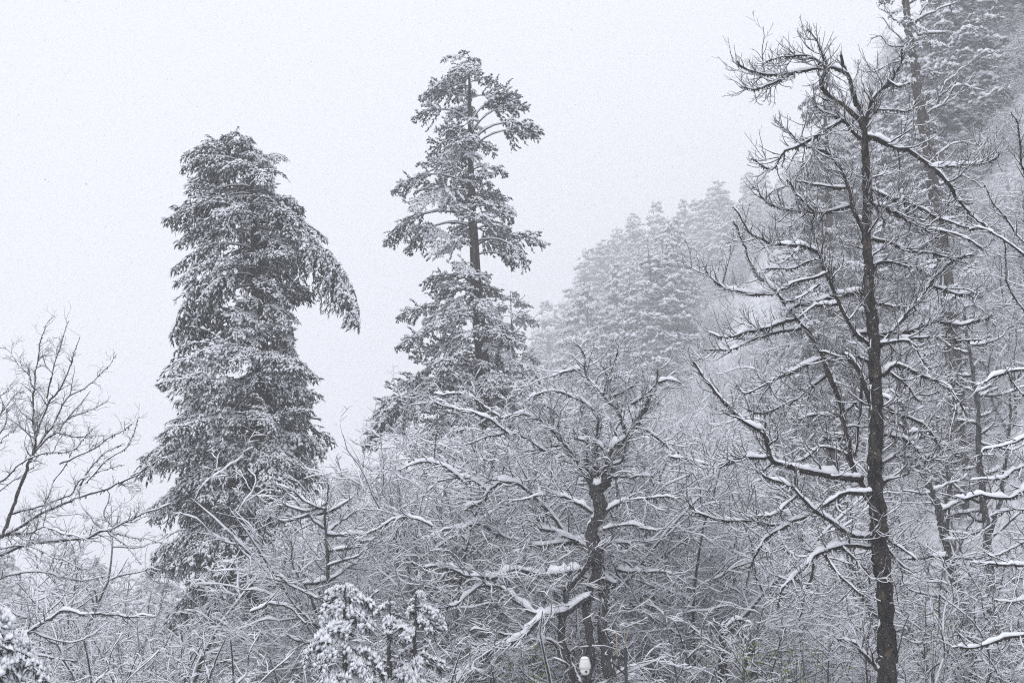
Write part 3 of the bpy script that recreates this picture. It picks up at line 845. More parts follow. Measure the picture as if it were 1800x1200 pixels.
limb_tree('bare_tree', 'slender bare tree with fine leafless twigs at the left edge against the sky', 29.0, LEFT_STEMS, LEFT_LIMBS, 13,
          BARK_BIRCH, snow_t=0.03, mid=(1.5, 0.7), twig=(7.0, 0.5), sub=(8.5, 0.28), sub2=(6.0, 0.17), moss=0.3, up=0.1, trop=0.05, twig_snow=0.4, min_r=0.0040, thin=0.66, spread=0.35, wob=0.16)

EDGE_STEMS = [W([(1960, 1300), (1950, 1000), (1945, 700), (1935, 400), (1925, 100)], 40, 12)]
EDGE_LIMBS = [
    W([(1935, 480), (1850, 470), (1800, 443), (1740, 403), (1707, 398)], 6), W([(1930, 500), (1850, 460), (1787, 400), (1753, 360), (1727, 327)], 5),
    W([(1935, 420), (1830, 350), (1800, 290), (1790, 240), (1783, 197)], 6), W([(1945, 820), (1860, 840), (1800, 863), (1760, 878), (1720, 880), (1677, 868)], 9),
    W([(1945, 780), (1860, 800), (1800, 820), (1760, 840), (1700, 843)], 6), W([(1945, 960), (1860, 980), (1800, 990), (1760, 993), (1707, 990)], 8),
    W([(1945, 900), (1850, 930), (1800, 953), (1773, 973), (1740, 983)], 5), W([(1950, 1060), (1870, 1095), (1800, 1110), (1767, 1120), (1710, 1137), (1667, 1143)], 9),
    W([(1942, 640), (1860, 640), (1800, 650), (1747, 657), (1707, 667)], 7), W([(1945, 700), (1850, 735), (1800, 757), (1747, 787), (1720, 800)], 6),
    W([(1942, 620), (1850, 590), (1790, 540), (1770, 480), (1765, 420)], 5), W([(1945, 760), (1840, 720), (1790, 690), (1760, 640)], 4.5),
    W([(1945, 880), (1850, 900), (1780, 900), (1740, 910)], 4.5), W([(1950, 1040), (1850, 1040), (1800, 1050), (1750, 1045)], 5),
]
limb_tree('bare_tree', 'bare tree rooted past the right edge, its thin snowy limbs reaching into view', 22.0, EDGE_STEMS, EDGE_LIMBS, 17,
          BARK_DARK, snow_t=0.045, twig=(5.5, 0.8), sub=(6.0, 0.26), moss=0.5, up=0.1, trop=0.12, twig_snow=0.4, min_r=0.0036, spread=0.2)

MID = dict(snow_t=0.05, twig=(6.0, 0.95), sub=(6.5, 0.34), sub2=(5.0, 0.18), moss=0.5, up=0.15, trop=0.08, twig_snow=0.6, min_r=0.0052, spread=0.4, wob=0.16)
def side_limbs(path, n, lens, seed, lean=0.35):
    rg = random.Random(seed); out = []
    for k in range(n):
        t = rg.uniform(0.15, 0.97); f = t * (len(path) - 1); i = int(f); f -= i
        x = path[i][0] * (1 - f) + path[i + 1][0] * f; y = path[i][1] * (1 - f) + path[i + 1][1] * f
        s = 1 if k % 2 else -1
        L = rg.uniform(*lens) * (1.05 - 0.5 * t); a = rg.uniform(-0.15, 0.75)
        pts = [(x, y)]
        for q in range(4):
            a2 = a + (q - 1) * lean * rg.uniform(0.1, 0.9)
            pts.append((pts[-1][0] + s * math.cos(a2) * L / 4, pts[-1][1] - math.sin(a2) * L / 4))
        out.append(W(pts, rg.uniform(4, 7), 1.2))
    return out
PA = [(1700, 1100), (1690, 1060), (1677, 1013), (1657, 927), (1637, 860), (1607, 803), (1590, 740), (1580, 660)]
limb_tree('bare_tree', 'grey leaning trunk with snowy side limbs just right of the dark bare tree', 40.0, [W(PA, 19, 5), W([(1660, 935), (1672, 860), (1668, 800), (1680, 720), (1675, 660)], 9, 3)],
          side_limbs(PA, 22, (60, 150), 4), 19, BARK_GREY, **MID)
PB = [(1746, 1120), (1743, 1060), (1737, 950), (1727, 867), (1720, 800), (1717, 700), (1703, 620), (1695, 540)]
limb_tree('bare_tree', 'thin upright forked bare trunk second from the right edge', 42.0, [W(PB, 16, 4), W([(1737, 950), (1757, 880), (1763, 820), (1775, 740), (1780, 660)], 8, 3)],
          side_limbs(PB, 24, (60, 150), 9), 21, BARK_GREY, **MID)
for si, (sp, lab) in enumerate([(W([(1272, 1215), (1268, 1160), (1270, 1098)], 15, 12), 'dark broken-off trunk, left of the two snags by the green-leaved shrub'),
                                (W([(1322, 1215), (1320, 1170), (1318, 1122)], 17, 13), 'thicker snow-capped snag on the right of the green-leaved shrub')]):
    limb_tree('dead_trunk', lab, 32.0, [sp], [W([(sp[-1][0], sp[-1][1] + 10), (sp[-1][0] + 25 * (1 - 2 * si), sp[-1][1] - 8), (sp[-1][0] + 50 * (1 - 2 * si), sp[-1][1] + 4)], 4),
              W([(sp[-1][0], sp[-1][1] + 40), (sp[-1][0] - 25 * (1 - 2 * si), sp[-1][1] + 25)], 3)], 60 + si, BARK_GREY, snow_t=0.05, twig=(6, 0.5), sub=(5, 0.2), moss=0.6, cat='dead tree')
PC = [(575, 1180), (573, 1100), (576, 1000), (572, 900), (580, 850)]
limb_tree('bare_tree', 'slim snowy bare tree between the big left conifer and the young firs', 33.0, [W(PC, 9, 2), W([(574, 1110), (545, 1050), (520, 1000), (505, 955)], 5, 2)],
          side_limbs(PC, 22, (70, 150), 31) + [W([(490, 1010), (530, 1035), (570, 1060), (610, 1100)], 4), W([(440, 1075), (490, 1070), (530, 1095), (590, 1100)], 4)], 27, BARK_GREY, **MID)

# ------------------------------------------------------------------ the tall half-dead conifer on the right and the dense one behind
DEAD_TRUNK = [(1583, -150, 6), (1588, -40, 12), (1596, 40, 14), (1608, 120, 16), (1620, 200, 19), (1636, 300, 20), (1650, 400, 22), (1664, 480, 23), (1680, 700, 26), (1692, 1000, 28)]
DEAD_LIMBS = [
    W([(1605, 40), (1640, 20), (1682, 2)], 6), W([(1668, 8), (1673, 25)], 4), W([(1600, 60), (1572, 30), (1545, 14)], 4), W([(1603, 80), (1570, 85), (1548, 66), (1533, 64)], 4),
    W([(1605, 95), (1575, 60), (1550, 32)], 3.5), W([(1613, 62), (1650, 58), (1668, 57)], 5), W([(1645, 190), (1655, 160), (1680, 130), (1705, 112)], 4.5),
    W([(1622, 205), (1660, 178), (1690, 150), (1730, 162)], 4.5), W([(1620, 185), (1660, 185), (1690, 160), (1712, 130)], 4), W([(1612, 100), (1570, 112), (1535, 128), (1510, 122)], 4),
    W([(1612, 130), (1580, 150), (1550, 160)], 4), W([(1618, 180), (1580, 200), (1545, 198)], 4), W([(1628, 250), (1590, 240), (1560, 262)], 4), W([(1632, 280), (1680, 250), (1720, 255)], 4),
    W([(1640, 330), (1690, 310), (1730, 330)], 5), W([(1590, -30), (1550, -20), (1520, 5)], 4), W([(1592, 10), (1630, -10), (1660, -40)], 4), W([(1650, 400), (1690, 380), (1720, 390)], 4),
    W([(1655, 430), (1620, 440), (1590, 460)], 4), W([(1670, 560), (1710, 540), (1750, 560)], 5), W([(1675, 640), (1630, 650), (1600, 680)], 5), W([(1605, 50), (1625, 10), (1650, 5)], 3.5),
]
dead = limb_tree('conifer_tree', 'tall ragged half-dead conifer with a brown trunk running out of the top right', 58.0, [DEAD_TRUNK[::-1]], DEAD_LIMBS, 41,
    BARK_CON, snow_t=0.06, twig=(4.0, 0.8), sub=(5.0, 0.35), moss=0.4, up=0.0, trop=-0.03, twig_snow=0.5, min_r=0.007, spread=0.4)
hero_conifer('conifer_tree', '', 58.0, DEAD_TRUNK,
    [(-120, 1560, 1605), (0, 1545, 1650), (40, 1540, 1645), (90, 1560, 1680), (150, 1575, 1650), (250, 1580, 1660), (345, 1600, 1735), (380, 1620, 1740), (450, 1600, 1720), (600, 1600, 1750), (800, 1620, 1750)],
    FIR, 90, 41, root=dead, dens=([-120, 0, 100, 180, 200, 320, 340, 420, 600, 800], [0.8, 0.9, 0.7, 0.45, 0.3, 0.4, 1, 1, 0.7, 0.8]))
hero_conifer('conifer_tree', 'narrow grey-green conifer partly hidden behind the top of the dark bare tree', 78.0,
    [(1447, 120, 2), (1450, 200, 6), (1455, 300, 10), (1458, 400, 13), (1462, 600, 18), (1466, 900, 24)],
    [(125, 1438, 1458), (160, 1405, 1480), (200, 1392, 1490), (260, 1385, 1500), (320, 1392, 1510), (400, 1370, 1520), (500, 1370, 1530), (600, 1360, 1540), (800, 1360, 1550)],
    SPR, 95, 43)
hero_conifer('conifer_tree', 'small faint conifer with a thin visible trunk just right of the tall central conifer', 95.0,
    [(897, 512, 1), (899, 560, 2.5), (901, 620, 5), (903, 720, 7), (905, 900, 9)],
    [(510, 885, 908), (530, 868, 935), (560, 862, 942), (590, 858, 945), (620, 855, 950), (680, 850, 955), (760, 850, 955)],
    FIR, 95, 47)

# ------------------------------------------------------------------ young firs near the bottom
YNG = frond_set([0.5, 0.9, 1.4, 2.0], 500, 3, e0=0.30, grav=-0.16, droop=-0.10, sec_sp=0.085, sec_len=0.34, ter_sp=0.05, ter_len=0.12, ter_droop=-0.25,
                w=0.015, snow_w=0.037, snow_h=0.07, bare=0.12, axis_r=0.006, needle=NEEDLE_DK)
hero_conifer('young_fir', 'young fir with heavy paws of snow, nearest of the young firs at the bottom', 23.5,
    [(607, 1022, 2), (606, 1080, 5), (606, 1140, 8), (606, 1215, 10)],
    [(1025, 598, 616), (1050, 575, 640), (1080, 562, 655), (1110, 555, 662), (1150, 540, 672), (1200, 532, 685), (1260, 520, 700), (1330, 510, 710)],
    YNG, 38, 51)
hero_conifer('young_fir', 'slim young fir with snow tufts, rightmost of the young firs at the bottom', 25.0,
    [(731, 1035, 2), (730, 1090, 4), (728, 1140, 7), (728, 1215, 9)],
    [(1040, 720, 742), (1060, 705, 765), (1090, 695, 785), (1130, 690, 780), (1170, 695, 775), (1220, 690, 790), (1300, 680, 800)],
    YNG, 26, 53)
hero_conifer('young_fir', 'sparse young fir with dark stem, middle one of the young firs at the bottom', 25.5,
    [(686, 1050, 2), (685, 1100, 5), (684, 1150, 7), (684, 1215, 9)],
    [(1055, 672, 700), (1080, 655, 715), (1110, 650, 722), (1150, 655, 718), (1200, 640, 725), (1290, 640, 730)],
    YNG, 20, 57)
hero_conifer('young_fir', 'snow-heaped young fir cut by the bottom left corner', 17.0,
    [(-60, 1030, 4), (-62, 1100, 10), (-64, 1215, 18)],
    [(1035, -75, -40), (1070, -110, 0), (1110, -130, 5), (1150, -150, 30), (1185, -160, 62), (1250, -180, 80)],
    YNG, 60, 59)

# ------------------------------------------------------------------ library of trees for the wood around (shared meshes)
def bare_proto(H, seed, snow_t=0.07, dens=1.0, upright=1.0, lowstart=0.18, thin=1.0):
    rg = np.random.default_rng(seed)
    tb, cb, sn = MB(), MB(), MB()
    ns = int(rg.integers(1, 4))
    S0 = np.zeros((ns, 3)) + rg.normal(0, 0.12, (ns, 3)) * [1, 1, 0]
    D0 = nrm(np.stack([rg.normal(0, 0.22 * upright, ns), rg.normal(0, 0.22 * upright, ns), np.ones(ns)], 1))
    L0 = H * rg.uniform(0.75, 1.0, ns)
    P0 = grow(S0, D0, L0, 14, 0.13, 0.04, rg)
    R0 = taper(0.009 * L0 + 0.02, np.full(ns, 0.012), 14)
    add_tubes(tb, P0, R0 * (0.5 + 0.5 * thin), 8, rough=0.07, rg=rg)
    add_snow(sn, P0, R0, snow_t, rg=rg, k=3)
    def lev(P, R, per, t0, Lf, n, wob, trop, mb, k, up=0.15, prob=1.0, ts=1.0, rmax=0.05, rmin=0.008, ang=(0.6, 1.1)):
        p, d, r, ix, t, L = sprout(P, R, per, t0, 1.0, ang, up, 0.6, rg)
        LL = (L * Lf * (1.15 - 0.75 * t)) * rg.uniform(0.6, 1.25, len(p))
        LL = np.maximum(LL, 0.12)
        Q = grow(p, d, LL, n, wob, trop, rg)
        rmin, rmax = rmin * thin, rmax * thin
        QR = taper(np.clip(r * 0.6, rmin, rmax), np.full(len(p), rmin * 0.7), n)
        add_tubes(mb, Q, QR, k, mat=0)
        add_snow(sn, Q, QR, snow_t * ts, rg=rg, prob=prob, k=3, lump=0.4)
        return Q, QR
    Q1, R1 = lev(P0, R0, 2.1 * dens, lowstart, 0.50, 9, 0.20, 0.0, tb, 5, rmax=0.05, rmin=0.013, ang=(0.8, 1.35))
    Q2, R2 = lev(Q1, R1, 2.6 * dens, 0.1, 0.50, 5, 0.24, 0.02, cb, 3, rmin=0.009, ts=0.85, ang=(0.6, 1.2))
    Q3, R3 = lev(Q2, R2, 3.6 * dens, 0.05, 0.62, 3, 0.26, 0.0, cb, 3, rmin=0.0075, ts=0.72, prob=0.95, ang=(0.6, 1.2))
    Q4, R4 = lev(Q3, R3, 4.2 * dens, 0.05, 0.75, 2, 0.25, 0.0, cb, 3, rmin=0.0065, ts=0.62, prob=0.9, ang=(0.6, 1.2))
    return dict(H=H, trunk=tb.mesh('trunk', [BARK_GREY]), crown=cb.mesh('crown', [TWIG], smooth=False), snow=sn.mesh('snow', [SNOW], smooth=False),
                tris=(tb.n + cb.n + sn.n))

BARE = [bare_proto(H, 700 + i, dens=d, thin=0.55, snow_t=0.047) for i, (H, d) in enumerate([(8, 1.06), (9.5, 0.95), (7, 1.15), (6, 1.25)])]
LACE = [bare_proto(H, 780 + i, dens=d, thin=0.5, snow_t=0.068, lowstart=0.3, upright=1.3) for i, (H, d) in enumerate([(12.0, 0.84), (11.0, 0.88)])]
BARE_FAR = [bare_proto(H, 730 + i, dens=d, thin=0.8, snow_t=0.085) for i, (H, d) in enumerate([(8, 0.86), (7, 0.9)])]
BUSH = [bare_proto(H, 760 + i, dens=1.7, upright=2.2, lowstart=0.03, snow_t=0.034, thin=0.42) for i, H in enumerate([3.6, 4.2, 3.2])]

def put_tree(name, pr, loc, rz, s, label, group, cat='tree'):
    o = empty(name, loc, label, cat, group, rz)
    o.scale = (s, s, s)
    a = link('trunk', pr['trunk'], o)
    b = link('crown', pr['crown'], o)
    link('snow', pr['snow'], b)
    return o

def con_proto(H, seed, wid=0.20, snowy=1.0, nb=60):
    """whole conifer for the far slopes: trunk, crown of drooping boughs, snow on them"""
    rg = np.random.default_rng(seed)
    tb, cb, sn = MB(), MB(), MB()
    P0 = grow(np.zeros((1, 3)), np.array([[0, 0, 1.0]]), np.array([H]), 10, 0.01, 0, rg)
    R0 = taper(H * 0.013, 0.03, 10)
    add_tubes(tb, P0, R0, 7)
    hs = np.sort(1 - rg.random(nb) ** 0.85) * 0.9 + 0.08
    az = np.arange(nb) * 2.4 + rg.normal(0, 0.4, nb)
    rr = H * wid * 1.15 * (1 - hs) ** 0.7 * rg.uniform(0.6, 1.15, nb) + 0.35
    S = np.stack([np.zeros(nb), np.zeros(nb), hs * H], 1)
    D = np.stack([np.cos(az), np.sin(az), np.full(nb, 0.25)], 1)
    A = grow(S, D, rr, 5, 0.05, -0.16, rg)
    AR = taper(np.full(nb, 0.05), np.full(nb, 0.02), 5)
    add_tubes(tb, A, AR, 3)
    p, d, r, ix, t, L = sprout(A, AR, 5.0, 0.12, 1.0, (0.5, 1.1), -0.05, 0.4, rg)
    ll = np.clip(L * 0.36 * (1.2 - t), 0.35, 1.5) * rg.uniform(0.6, 1.3, len(p))
    d[:, 2] -= 0.3; d = nrm(d)
    B = grow(p, d, ll, 2, 0.08, -0.15, rg)
    for a in range(2):
        add_spindles(cb, B[:, a], B[:, a + 1] + (B[:, a + 1] - B[:, a]) * 0.3, 0.12, rg=rg)
        add_snow_spindles(sn, B[:, a], B[:, a + 1] + (B[:, a + 1] - B[:, a]) * 0.25, 0.26 * snowy, 0.26 * snowy, rg=rg)
    p, d, r, ix, t, L = sprout(B, taper(np.full(len(B), .02), np.full(len(B), .01), 2), 4.5, 0.1, 1.0, (0.5, 1.1), -0.05, 0.4, rg)
    d[:, 2] -= 0.35; d = nrm(d)
    e = p + d * rg.uniform(0.25, 0.6, (len(p), 1))
    add_spindles(cb, p, e, 0.075, rg=rg)
    add_snow_spindles(sn, p, e, 0.15 * snowy, 0.17 * snowy, rg=rg)
    return dict(H=H, trunk=tb.mesh('trunk', [BARK_CON]), crown=cb.mesh('crown', [NEEDLE_DK], smooth=False), snow=sn.mesh('snow', [SNOW], smooth=False), tris=0)
CON = [con_proto(H, 800 + i, w, sn, nb) for i, (H, w, sn, nb) in enumerate([(28, 0.19, 1.6, 110), (26, 0.22, 1.7, 110), (30, 0.17, 1.55, 115), (24, 0.24, 1.75, 95), (27, 0.2, 1.45, 85)])]

def place_bare(px, Y, top, rg, label, group, lib=None, name='bare_tree'):
    """a tree whose top shows at photo row `top` in column px, Y metres away"""
    x = (px - 900) / F * (Y / CP)
    z = float(hill(x, Y))
    H = at(px, top, Y)[2] - z
    lib = lib or (BARE if Y < 62 else BARE_FAR)
    if H < 0.8: return None
    d = [abs(math.log(p['H'] / H)) for p in lib]
    order = np.argsort(d)[:3]
    p = lib[int(rg.choice(order))]
    s = H / (p['H'] * 0.92)
    s = min(s, 1.9)
    return put_tree(name, p, (x, Y, z - 0.1), rg.uniform(0, 6.28), s, label, group, 'tree' if name != 'bare_shrub' else 'shrub')

rgt = np.random.default_rng(99)
def scatter(name, label, cat, protos, pts, rot, scl, idx):
    """one uncountable wood: instances of the tree meshes on points (geometry nodes)"""
    c = bpy.data.collections.new(name + '_kinds')
    for i, p in enumerate(protos):
        me = MB()
        vs = 0
        for key, mi in (('trunk', 0), ('crown', 1), ('snow', 2)):
            m = p[key]
            v = np.empty(len(m.vertices) * 3, np.float32); m.vertices.foreach_get('co', v)
            lt = np.empty(len(m.polygons), np.int32); m.polygons.foreach_get('loop_total', lt)
            li = np.empty(len(m.loops), np.int32); m.loops.foreach_get('vertex_index', li)
            q = li.reshape(-1, 4) if (lt == 4).all() else None
            t = li.reshape(-1, 3) if (lt == 3).all() else None
            me.add(v, q=q, t=t, mat=mi)
        o = bpy.data.objects.new('kind_%d' % i, me.mesh('kind', [p['trunk'].materials[0], p['crown'].materials[0], SNOW], smooth=False))
        c.objects.link(o)
    m = bpy.data.meshes.new(name)
    n = len(pts)
    m.vertices.add(n); m.vertices.foreach_set('co', np.asarray(pts, np.float32).ravel())
    for nm, ty, ar, key in (('rot', 'FLOAT_VECTOR', rot, 'vector'), ('scl', 'FLOAT_VECTOR', scl, 'vector'), ('idx', 'INT', idx, 'value')):
        at_ = m.attributes.new(nm, ty, 'POINT')
        at_.data.foreach_set(key, np.asarray(ar, np.int32 if ty == 'INT' else np.float32).ravel())
    m.update()
    o = link(name, m)
    ng = bpy.data.node_groups.new(name, 'GeometryNodeTree')
    ng.interface.new_socket('Geometry', in_out='INPUT', socket_type='NodeSocketGeometry')
    ng.interface.new_socket('Geometry', in_out='OUTPUT', socket_type='NodeSocketGeometry')
    N = ng.nodes; gi = N.new('NodeGroupInput'); go = N.new('NodeGroupOutput')
    ip = N.new('GeometryNodeInstanceOnPoints'); ci = N.new('GeometryNodeCollectionInfo')
    ci.inputs['Collection'].default_value = c
    ci.inputs['Separate Children'].default_value = True; ci.inputs['Reset Children'].default_value = True
    ip.inputs['Pick Instance'].default_value = True
    def attr(nm, ty):
        x = N.new('GeometryNodeInputNamedAttribute'); x.data_type = ty; x.inputs['Name'].default_value = nm
        return x.outputs['Attribute']
    L = ng.links
    L.new(gi.outputs[0], ip.inputs['Points']); L.new(ci.outputs[0], ip.inputs['Instance'])
    L.new(attr('idx', 'INT'), ip.inputs['Instance Index']); L.new(attr('rot', 'FLOAT_VECTOR'), ip.inputs['Rotation'])
    L.new(attr('scl', 'FLOAT_VECTOR'), ip.inputs['Scale']); L.new(ip.outputs[0], go.inputs[0])
    md = o.modifiers.new('scatter', 'NODES'); md.node_group = ng
    tag(o, label, cat, kind='stuff')
    return o
def slope_points(n, x0, x1, y0, y1, pw, s0, s1, seed, minz=3.0, kinds=2):
    rg = np.random.default_rng(seed)
    px = rg.uniform(x0, x1, n); Y = y0 + (y1 - y0) * rg.random(n) ** pw
    x = (px - 900) / F * (Y / CP); z = hill(x, Y)
    k = z >= minz
    px, Y, x, z = px[k], Y[k], x[k], z[k]; m = len(x)
    sc = rg.uniform(s0, s1, m)
    return (np.stack([x, Y, z - 0.3], 1), np.stack([rg.normal(0, 0.08, m), rg.normal(0, 0.08, m), rg.uniform(0, 6.28, m)], 1),
            np.stack([sc * rg.uniform(0.9, 1.4, m), sc * rg.uniform(0.9, 1.4, m), sc], 1), rg.integers(0, kinds, m))
A1 = slope_points(330, 1120, 1620, 75, 260, 1.0, 0.6, 1.3, 1)
A2 = slope_points(430, 1560, 2050, 58, 165, 1.0, 0.45, 0.95, 2)
A3 = slope_points(60, -80, 640, 62, 130, 1.0, 0.7, 1.2, 3, minz=-1)
scatter('hillside_wood', 'snow-matted leafless wood clothing the steep hazy hillside on the right', 'wood', BARE_FAR,
        *[np.concatenate([A1[i], A2[i], A3[i]]) for i in range(4)])
# the thicket of snowed-under bare trees: (px from, px to, Y from, Y to, top row from, top row to, count, label)
ZONES = [
    (120, 330, 33, 45, 740, 880, 7, 'fine-branched bare tree filling the gap left of the big left conifer'),
    (-60, 330, 36, 60, 940, 1080, 18, 'snow-coated bare tree in the thicket below the left edge tree'),
    (-60, 420, 65, 110, 940, 1030, 14, 'faint snowy bare tree in the haze low behind the left edge'),
    (300, 560, 34, 44, 1040, 1130, 7, 'snowy bare tree at the foot of the big left conifer'),
    (520, 760, 36, 56, 850, 960, 12, 'fine-twigged snowy bare tree in the gap between the two big conifers'),
    (520, 780, 60, 95, 800, 900, 9, 'hazy snow-white bare tree far back between the two big conifers'),
    (1130, 1230, 30, 33, 930, 1060, 3, 'lacy snow-filled bare tree right of the camera pole'),
    (650, 770, 30.5, 33, 930, 1060, 4, 'lacy snow-filled bare tree left of the gnarled centre tree'),
    (700, 1180, 35.5, 41, 610, 800, 20, 'white-twigged bare tree in the snowy dome just behind the gnarled centre tree'),
    (700, 1000, 38, 56, 660, 900, 17, 'thickly snowed bare tree crowding the foot of the tall central conifer'),
    (940, 1230, 40, 70, 700, 950, 16, 'snow-white bare tree right behind the gnarled centre tree'),
    (1150, 1500, 34, 75, 800, 1000, 32, 'snow-coated bare tree in the dark wood left of the near bare trunk'),
    (1480, 1840, 33, 70, 560, 950, 32, 'grey snow-laced bare tree in the dense wood on the right'),
    (1300, 1860, 75, 110, 330, 650, 26, 'pale snowed-over bare tree climbing the steep right hand slope'),
    (1620, 1880, 95, 140, 0, 320, 26, 'hazy snow-draped tree high on the steep slope at top right'),
]
for (x0, x1, y0, y1, r0, r1, n, lab) in ZONES:
    for k in range(n):
        px = x0 + (x1 - x0) * (k + rgt.random()) / n
        u = rgt.random()
        Y = y0 + (y1 - y0) * u
        place_bare(px, Y, r1 + (r0 - r1) * (0.25 * rgt.random() + 0.75 * u) if 'dome' not in lab else np.interp(px, [690, 760, 900, 1000, 1100, 1180], [800, 730, 680, 655, 665, 700]) + rgt.uniform(0, 70),
                   rgt, lab, lab.replace('tree', 'trees'), LACE if 'dome' in lab else None)
BZ = [
    (-40, 600, 26, 34, 1090, 1170, 12, 'low snow-matted bare shrub along the bottom left'),
    (600, 800, 27, 34, 1060, 1150, 6, 'snow-matted bare shrub along the bottom by the young firs'),
    (780, 1250, 33, 40, 1030, 1130, 14, 'snow-matted bare shrub along the bottom centre'),
    (1150, 1560, 29, 40, 1000, 1120, 14, 'twiggy snowed shrub left of the near dark trunk'),
    (1560, 1860, 28, 40, 980, 1110, 13, 'dense snowed shrub in the dark lower right corner'),
]
for (x0, x1, y0, y1, r0, r1, n, lab) in BZ:
    for k in range(n):
        px = x0 + (x1 - x0) * (k + rgt.random()) / n
        place_bare(px, rgt.uniform(y0, y1), rgt.uniform(r0, r1), rgt, lab, lab.replace('shrub', 'shrubs'), BUSH, 'bare_shrub')

# far conifers: crest trees placed one by one, (px, row of the top, Y, label)
CREST = [
    (958, 528, 400, 'faint rounded conifer at the left foot of the hazy ridge'), (985, 518, 413, 'pointed pale conifer second from the left on the hazy ridge'),
    (1030, 436, 420, 'hazy conifer at the first step of the ridge line'), (1060, 418, 427, 'slim hazy conifer just up from the first step of the ridge'),
    (1092, 395, 434, 'broad hazy conifer below the thin spire on the ridge'), (1127, 368, 413, 'thin hazy spire with a bare tip on the ridge'),
    (1155, 352, 427, 'tallest pointed conifer in the middle of the hazy ridge'), (1183, 378, 413, 'conifer just right of the pointed one on the ridge'),
    (1212, 345, 441, 'bushy pale conifer right of the middle of the ridge'), (1240, 352, 434, 'low shouldered conifer under the last spire of the ridge'),
    (1272, 312, 427, 'pale spire standing highest on the open ridge'), (1330, 300, 455, 'nearly vanished conifer at the upper end of the ridge'),
    (1360, 285, 448, 'ghostly conifer behind the left twigs of the dark bare tree'),
    (628, 796, 262, 'small pale spire low between the two big conifers'), (690, 775, 276, 'pale leaning conifer just left of the central thicket'),
    (705, 790, 248, 'hazy conifer hidden at the lower left of the central conifer'), (60, 962, 138, 'faint conifer low at the left beneath the long limbs'),
    (20, 985, 149, 'small faint conifer at the extreme lower left'), (195, 980, 161, 'washed out conifer beneath the left long limbs'),
    (1690, 20, 114, 'snow-smothered conifer beside the brown trunk at top right'), (1640, 60, 132, 'white conifer behind the ragged trunk at top right'),
]
CONW = np.random.default_rng(12)
def vary(o):
    w = CONW.uniform(1.05, 1.75); o.scale = (o.scale[0] * w, o.scale[1] * w, o.scale[2]); o.rotation_euler[0] = CONW.normal(0, 0.035); o.rotation_euler[1] = CONW.normal(0, 0.035)
    return o
def place_con(px, top, Y, label, group=None, idx=None):
    x = (px - 900) / F * (Y / CP)
    z = float(hill(x, Y))
    H = at(px, top, Y)[2] - z
    p = CON[int(rgt.integers(len(CON))) if idx is None else idx]
    s = H / p['H']
    if s > 1.7: z = at(px, top, Y)[2] - p['H'] * 1.7; s = 1.7
    o = vary(put_tree('conifer_tree', p, (x, Y, z - 0.3), rgt.uniform(0, 6.28), max(s, 0.35), label, group))
    return o
for (px, top, Y, lab) in CREST:
    place_con(px, top, Y, lab)
for k in range(230):       # the wooded slope
    Y = rgt.uniform(215, 540)
    px = rgt.uniform(900, 1500)
    if px < 1000 and Y < 330: continue
    x = (px - 900) / F * (Y / CP); z = float(hill(x, Y))
    H = rgt.uniform(18, 40)
    # keep the crest line as placed above
    topang = math.atan2(z + H - CAMZ, Y)
    row = 600 - F * math.tan(topang - PITCH)
    lim = np.interp(px, [880, 940, 1000, 1030, 1150, 1270, 1330, 1400, 1500], [640, 560, 540, 455, 375, 345, 315, 280, 200])
    if row < lim + 12: continue
    idx = int(rgt.integers(len(CON)))
    vary(put_tree('conifer_tree', CON[idx], (x, Y, z - 0.3), rgt.uniform(0, 6.28), H / CON[idx]['H'], 'snow-laden conifer massed on the hazy slope under the ridge',
             'snow-laden conifers massed on the hazy slope'))
for k in range(16):
    Y = rgt.uniform(150, 300); px = rgt.uniform(-60, 420)
    x = (px - 900) / F * (Y / CP)
    idx = int(rgt.integers(len(CON)))
    vary(put_tree('conifer_tree', CON[idx], (x, Y, 0), rgt.uniform(0, 6.28), rgt.uniform(0.5, 0.9), 'faint conifer in the haze low behind the left thicket', 'faint conifers low at the left'))
for k in range(34):
    Y = rgt.uniform(100, 170); px = rgt.uniform(1420, 1880)
    x = (px - 900) / F * (Y / CP); z = float(hill(x, Y))
    idx = int(rgt.integers(len(CON)))
    vary(put_tree('conifer_tree', CON[idx], (x, Y, z - 0.3), rgt.uniform(0, 6.28), rgt.uniform(0.4, 0.75), 'snow-covered conifer on the steep slope at upper right', 'snow-covered conifers on the upper right slope'))

# scrub on the slopes: nobody could count it
def build_scrub():
    rg = np.random.default_rng(5)
    cb, sn = MB(), MB()
    N = 60
    Y = rg.uniform(110, 330, N); px = rg.uniform(980, 1900, N)
    x = (px - 900) / F * (Y / CP); z = hill(x, Y)
    S = np.stack([x, Y, z - 0.1], 1)
    k = 7
    S = np.repeat(S, k, 0)
    D = rg.normal(0, 0.75, S.shape); D[:, 2] = rg.uniform(0.5, 1.1, len(S))
    L = rg.uniform(1.2, 3.6, len(S))
    P = grow(S, D, L, 4, 0.2, -0.03, rg)
    R = taper(np.full(len(S), 0.03), np.full(len(S), 0.012), 4)
    add_tubes(cb, P, R, 3); add_snow(sn, P, R, 0.08, rg=rg)
    p, d, r, ix, t, LL = sprout(P, R, 2.4, 0.15, 1.0, (0.5, 1.1), 0.1, 0.6, rg)
    Q = grow(p, d, rg.uniform(0.4, 1.2, len(p)), 2, 0.2, -0.03, rg)
    QR = taper(np.full(len(p), 0.013), np.full(len(p), 0.008), 2)
    add_tubes(cb, Q, QR, 3); add_snow(sn, Q, QR, 0.07, rg=rg)
    o = link('scrub', cb.mesh('scrub', [TWIG], smooth=False))
    tag(o, 'snow-covered scrub matting the hazy hillside', 'scrub', kind='stuff')
    s = link('snow', sn.mesh('snow', [SNOW], smooth=False), o)
    s['kind'] = 'stuff'
build_scrub()

